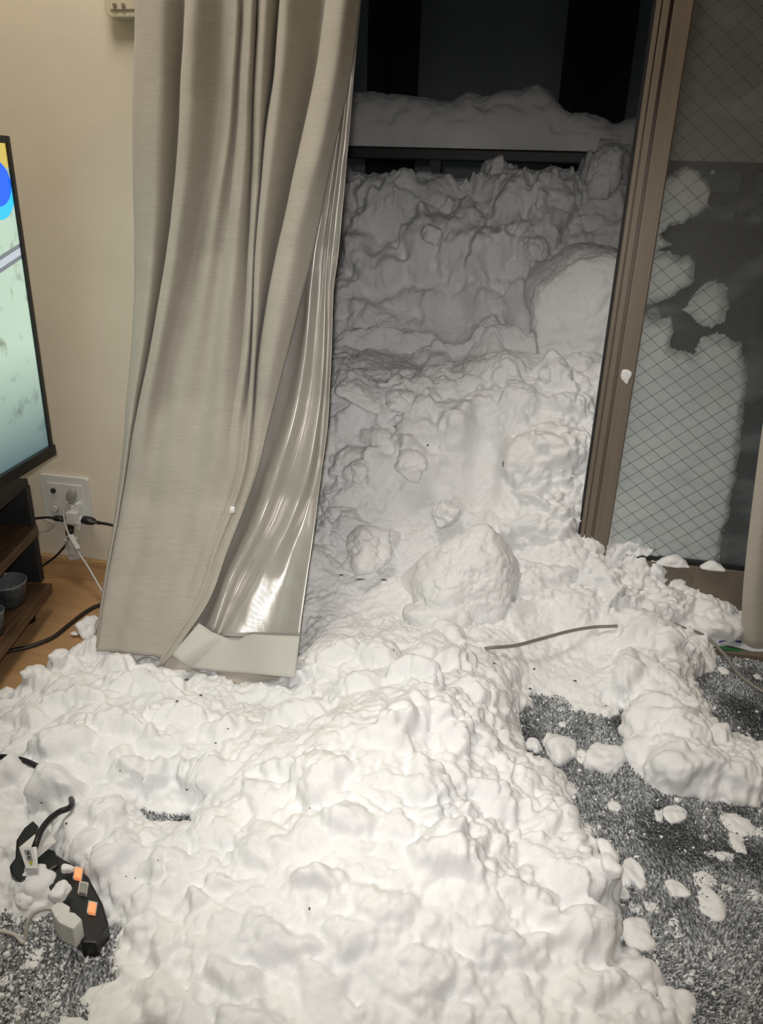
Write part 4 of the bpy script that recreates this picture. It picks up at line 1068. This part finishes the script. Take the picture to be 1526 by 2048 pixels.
tube_o = tube('thin_cable', [at(83, 1036, -.012), at(96, 1042, -.016), at(108, 1046, -.014), at(104, 1056, -.012), at(92, 1062, -.012), at(78, 1063, -.014)], .0022, M_PALEC)
tag(tube_o, 'thin cream cable looping on the wall below the outlet plate', 'cable')
# clip on the pale cord and its clear wrap
cl = empty('cord_clip', at(146, 1082, -.05)); tag(cl, 'white ferrite clip with clear plastic wrap on the pale cord', 'clip')
A, B = at(139, 1069, -.049), at(155, 1098, -.058); q = (B-A).to_track_quat('Z', 'Y').to_matrix().to_4x4(); Lc = (B-A).length
for k, dxx in enumerate((-.0032, .0034)):
    bm = bmesh.new(); add_box(bm, (dxx, -.003*k, Lc/2+.001*k), (.0045+.003*k, .009, Lc))
    bmesh.ops.transform(bm, matrix=Matrix.Translation(A) @ q, verts=bm.verts); bm_obj('clip_half', bm, M_WHITE, cl, bevel=.001)
M_CLEAR, nt, b = newmat('clear_plastic', (.75, .75, .77), .25); b.inputs['Alpha'].default_value = .45
bm = bmesh.new(); rr = random.Random(2); gx_ = 7; vs = []
for i in range(gx_):
    for j in range(5):
        p = at(126+j*7+i*2.2+rr.uniform(-1, 1), 1078+i*7.2-j*1.2+rr.uniform(-1, 1), -.036+rr.uniform(-.003, .003)); vs.append(bm.verts.new(p))
for i in range(gx_-1):
    for j in range(4): bm.faces.new((vs[i*5+j], vs[i*5+j+1], vs[(i+1)*5+j+1], vs[(i+1)*5+j]))
thicken(bm_obj('clear_wrap', bm, M_CLEAR, cl), .0005)

# black cord on the wooden floor
o = tube('power_cable', [atz(-20, 1320, .004), atz(20, 1302, .004), atz(60, 1293, .004), atz(105, 1275, .004), atz(140, 1248, .004), atz(170, 1225, .004), atz(200, 1210, .004), atz(260, 1195, .004)], .0045, simple('brown_black_cord', (.028, .02, .016), .45))
tag(o, 'thick dark cable lying in a curve on the wooden floor', 'cable')

# wall box at the top
wb = empty('wall_box', at(270, 0, 0)); tag(wb, 'cream wall box partly hidden behind the curtain at the top', 'wall box')
p0_ = at(224, 40, 0)
xa, za = p0_.x, p0_.z
rbox('box_rim', xa, xa+.12, -.022, -.0005, za, za+.16, M_CREAM, wb, .012, .002)
rbox('box_face', xa+.011, xa+.11, -.0245, -.021, za+.011, za+.15, M_CREAM, wb, .003)
for ddx in (.021, .037):
    bm = bmesh.new(); add_cyl(bm, (xa+ddx, -.0255, za+.017), .0034, .003, RX, 20); bm_obj('screw', bm, M_METAL, wb)

# ------------------------------------------------------------------ power strip, half buried
ps = empty('power_strip', atz(120, 1760, .01)); tag(ps, 'black power strip with lit switches half buried at lower left', 'power strip')
def poly_prism(name, pts, z0_, z1_, mat, parent, bev=.003, lift=0):
    bm = bmesh.new(); vs = [bm.verts.new((*atz(x, y, z1_)[:2], z0_)) for x, y in pts]
    f = bm.faces.new(vs); r = bmesh.ops.extrude_face_region(bm, geom=[f])
    for v_ in r['geom']:
        if isinstance(v_, bmesh.types.BMVert): v_.co.z = z1_
    bmesh.ops.recalc_face_normals(bm, faces=bm.faces)
    return bm_obj(name, bm, mat, parent, bevel=bev)
poly_prism('strip_body', [(100, 1700), (128, 1718), (150, 1730), (178, 1755), (205, 1805), (217, 1845), (192, 1886), (162, 1885), (140, 1850), (120, 1815), (95, 1770), (72, 1740)], .006, .034, M_BLACK, ps)
poly_prism('strip_head', [(66, 1640), (76, 1650), (74, 1690), (110, 1700), (118, 1730), (70, 1758), (40, 1765), (22, 1748), (18, 1732), (30, 1715), (32, 1680), (48, 1655)], .006, .038, M_BLACK, ps)
M_ORG, nt, b = newmat('lit_switch', (.9, .35, .15), .3); b.inputs['Emission Color'].default_value = (1, .32, .12, 1); b.inputs['Emission Strength'].default_value = .55
M_SWG = simple('unlit_switch', (.3, .29, .27), .3); M_SWF = simple('switch_frame', (.6, .55, .5), .3)
for (px, py), mt, lab in (((156, 1745), M_ORG, 'glowing orange switch'), ((166, 1775), M_SWG, 'unlit grey switch'), ((184, 1814), M_ORG, 'glowing orange switch')):
    def qpt(w, h, z, mat, nm, bev):
        an = math.radians(12); pts = []
        for sx, sy in ((-1, -1), (1, -1), (1, 1), (-1, 1)):
            x = sx*w; y = sy*h; pts.append((px+x*math.cos(an)-y*math.sin(an)*.8, py+x*math.sin(an)+y*math.cos(an)))
        return poly_prism(nm, pts, z-.006, z, mat, None, bev)
    fr = qpt(9.5, 12.5, .038, M_SWF, 'switch_frame', .001); fr.parent = ps; fr.matrix_parent_inverse = Matrix.Translation(-ps.location)
    sw = qpt(7, 10, .041, mt, 'switch', .001); sw.parent = fr; sw['label'] = lab
# tag folded over the cord
tg = empty('paper_tag', atz(60, 1700, .05)); tag(tg, 'folded white printed tag wrapped round the black cord at the strip', 'tag')
def face3(name, P3, mat, parent, thick=.0006, lab=None):
    bm = bmesh.new(); bm.faces.new([bm.verts.new(p) for p in P3]); o = bm_obj(name, bm, mat, parent); thicken(o, thick, 1)
    if lab: o['label'] = lab
    return o
def az(x, y, z): return atz(x, y, z)
face3('front_leaf', [az(38, 1695, .062), az(66, 1694, .068), az(75, 1737, .054), az(52, 1737, .050)], M_PAPER, tg)
face3('side_leaf', [az(66, 1694, .068), az(73, 1693, .067), az(76, 1737, .052), az(74, 1737, .053)], M_PAPER, tg)
face3('back_leaf', [az(70, 1696, .060), az(96, 1658, .056), az(113, 1684, .046), az(74, 1717, .048)], M_PAPER, tg)
face3('top_leaf', [az(38, 1695, .061), az(70, 1668, .062), az(72, 1694, .064)], M_PAPER, tg)
M_INK = simple('ink', (.06, .06, .065), .7); M_YEL = simple('yellow_print', (.45, .45, .05), .6)
def lp(u, v_):   # on the front leaf
    a = az(38, 1695, .062).lerp(az(66, 1694, .068), u); c_ = az(52, 1737, .050).lerp(az(75, 1737, .054), u); p = a.lerp(c_, v_); return p+(CAM-p).normalized()*.0012
for (u0, v0, u1, v1, mt, nm) in ((.34, .14, .72, .17, M_INK, 'print_frame'), (.34, .58, .72, .61, M_INK, 'print_frame'), (.31, .14, .35, .61, M_INK, 'print_frame'), (.70, .14, .74, .61, M_INK, 'print_frame'),
                                 (.42, .2, .64, .36, M_INK, 'printed_symbol'), (.42, .41, .64, .55, M_INK, 'printed_symbol')):
    o = face3(nm, [lp(u0, v0), lp(u1, v0), lp(u1, v1), lp(u0, v1)], mt, tg, .0002)
face3('warning_triangle', [lp(.36, .66), lp(.74, .66), lp(.56, .86)], M_YEL, tg, .0002)
o = tube('cord', [az(-40, 1522, .05), az(0, 1514, .06), az(40, 1519, .062), az(75, 1533, .06), az(105, 1551, .05), az(128, 1570, .035), az(139, 1592, .046), az(144, 1605, .060), az(138, 1616, .066), az(118, 1624, .068), az(98, 1640, .070), az(82, 1662, .070), az(71, 1690, .066), az(66, 1700, .050)], .0042, M_BLACK, ps)
o['label'] = 'black cord arching out of the snow'
# white adapters and cable
wa = empty('white_adapter', az(140, 1830, .03)); tag(wa, 'white charger plugged into the strip under a heap of snow', 'adapter')
poly_prism('charger_body', [(112, 1838), (125, 1820), (150, 1825), (164, 1838), (146, 1858), (118, 1845)], .03, .062, M_WHITE, wa, .002)
poly_prism('plug_block', [(100, 1815), (118, 1800), (140, 1812), (135, 1835), (110, 1835)], .02, .052, M_WHITE, wa, .002)
o = tube('white_cable', [az(105, 1817, .045), az(85, 1818, .044), az(66, 1828, .04), az(54, 1850, .03), az(50, 1880, .014), az(44, 1884, .014), az(30, 1870, .014), az(5, 1863, .014), az(-30, 1860, .014)], .0025, M_PALEC)
tag(o, 'thin white cable curling on the carpet from the charger', 'cable')

# grey cable at right, buried in the middle
o = tube('grey_cable', [az(970, 1297, .085), az(985, 1295, .098), az(1030, 1291, .092), az(1080, 1278, .088), az(1140, 1262, .084), az(1190, 1254, .082), az(1232, 1252, .085), az(1290, 1246, .06), az(1345, 1248, .06), az(1368, 1256, .058),
                        az(1410, 1272, .045), az(1450, 1310, .03), az(1475, 1345, .022), az(1510, 1374, .018), az(1560, 1400, .016)], .0032, M_GREYC)
tag(o, 'grey cable crossing the snow at right and running onto the carpet', 'cable')
# blue-edged white plastic by the right curtain
M_BLUE = simple('blue_print', (.02, .04, .22), .5); M_GRN = simple('green_print', (.02, .16, .05), .5); M_FOIL = simple('white_film', (.6, .63, .66), .35)
pk = empty('plastic_wrapper', az(1440, 1285, .02)); tag(pk, 'crumpled white plastic wrapper with blue and green edges at the right curtain foot', 'wrapper')
def strip3(name, A, B, wd, mat, z=.0):
    pts = [az(*a) for a in A]; qts = [az(*b_) for b_ in B]; bm = bmesh.new(); va = [bm.verts.new(p) for p in pts]; vb = [bm.verts.new(p) for p in qts]
    for i in range(len(va)-1): bm.faces.new((va[i], va[i+1], vb[i+1], vb[i]))
    thicken(bm_obj(name, bm, mat, pk), .0006)
strip3('film', [(1384, 1270, .04), (1415, 1260, .044), (1450, 1276, .036), (1480, 1284, .03), (1530, 1298, .022)], [(1392, 1286, .034), (1425, 1284, .03), (1452, 1290, .028), (1482, 1297, .022), (1530, 1310, .016)], 0, M_FOIL)
strip3('blue_edge', [(1384, 1268, .042), (1400, 1278, .038), (1418, 1283, .034)], [(1385, 1272, .042), (1400, 1282, .038), (1418, 1287, .034)], 0, M_BLUE)
strip3('blue_edge', [(1417, 1259, .048), (1435, 1269, .042), (1452, 1280, .038)], [(1417, 1262, .048), (1435, 1272, .042), (1452, 1283, .038)], 0, M_BLUE)
strip3('blue_edge', [(1438, 1283, .036), (1458, 1277, .038), (1482, 1284, .032)], [(1438, 1286, .036), (1458, 1280, .038), (1482, 1287, .032)], 0, M_BLUE)
strip3('green_edge', [(1388, 1284, .032), (1425, 1291, .028), (1455, 1294, .024), (1500, 1304, .018), (1530, 1310, .016)], [(1390, 1289, .03), (1425, 1296, .026), (1456, 1300, .022), (1500, 1309, .016), (1530, 1316, .014)], 0, M_GRN)

# dark specks: bits of bark and soil on the snow
SPECK = [(400, 1388, 7, 3), (355, 1400, 5, 4), (242, 1540, 4, 2), (290, 1425, 3, 2), (375, 1578, 5, 2), (135, 1645, 4, 3), (83, 1605, 5, 3), (430, 1485, 5, 2), (455, 1460, 4, 2), (620, 1615, 3, 3), (315, 1720, 2, 2), (250, 1755, 2, 2), (270, 1757, 2, 2), (680, 1148, 12, 2), (720, 1157, 16, 2), (770, 1160, 10, 2),
         (1150, 1360, 6, 3), (1070, 1338, 5, 3), (1230, 1710, 3, 2), (1060, 1375, 5, 4), (990, 1325, 4, 4), (790, 1300, 2, 5), (620, 1820, 3, 5), (1005, 930, 3, 9), (790, 855, 10, 2), (855, 890, 4, 3)]
bm = bmesh.new(); rr = random.Random(9)
for (x, y, a_, b_) in SPECK:
    p = surf(x, y, 3); s = (p-CAM).dot(FWD)/F
    q = bmesh.ops.create_icosphere(bm, subdivisions=1, radius=1)
    for v_ in q['verts']: v_.co = p+RGT*(v_.co.x*a_*s*.7*rr.uniform(.6, 1.3))+UPV*(v_.co.y*b_*s*.7*rr.uniform(.5, 1.3))+FWD*(v_.co.z*.002)
tag(bm_obj('bark_bits', bm, simple('bark', (.09, .085, .08), .9)), 'tiny dark bits of bark scattered on the white drift', 'debris', kind='stuff')
# ceiling lamp behind the photographer
lm = empty('ceiling_lamp', (-.62, -.58, CEIL)); tag(lm, 'round white ceiling lamp in the room', 'lamp')
bm = bmesh.new(); lathe(bm, [(.0001, 0), (.24, 0), (.25, -.03), (.23, -.07), (.0001, -.085)], (-.62, -.58, CEIL-.002), 48)
M_LAMP, nt, b = newmat('lamp_shade', (.9, .88, .8), .5); b.inputs['Emission Color'].default_value = (1, .9, .72, 1); b.inputs['Emission Strength'].default_value = 2.0
bm_obj('lamp_shade', bm, M_LAMP, lm, True)
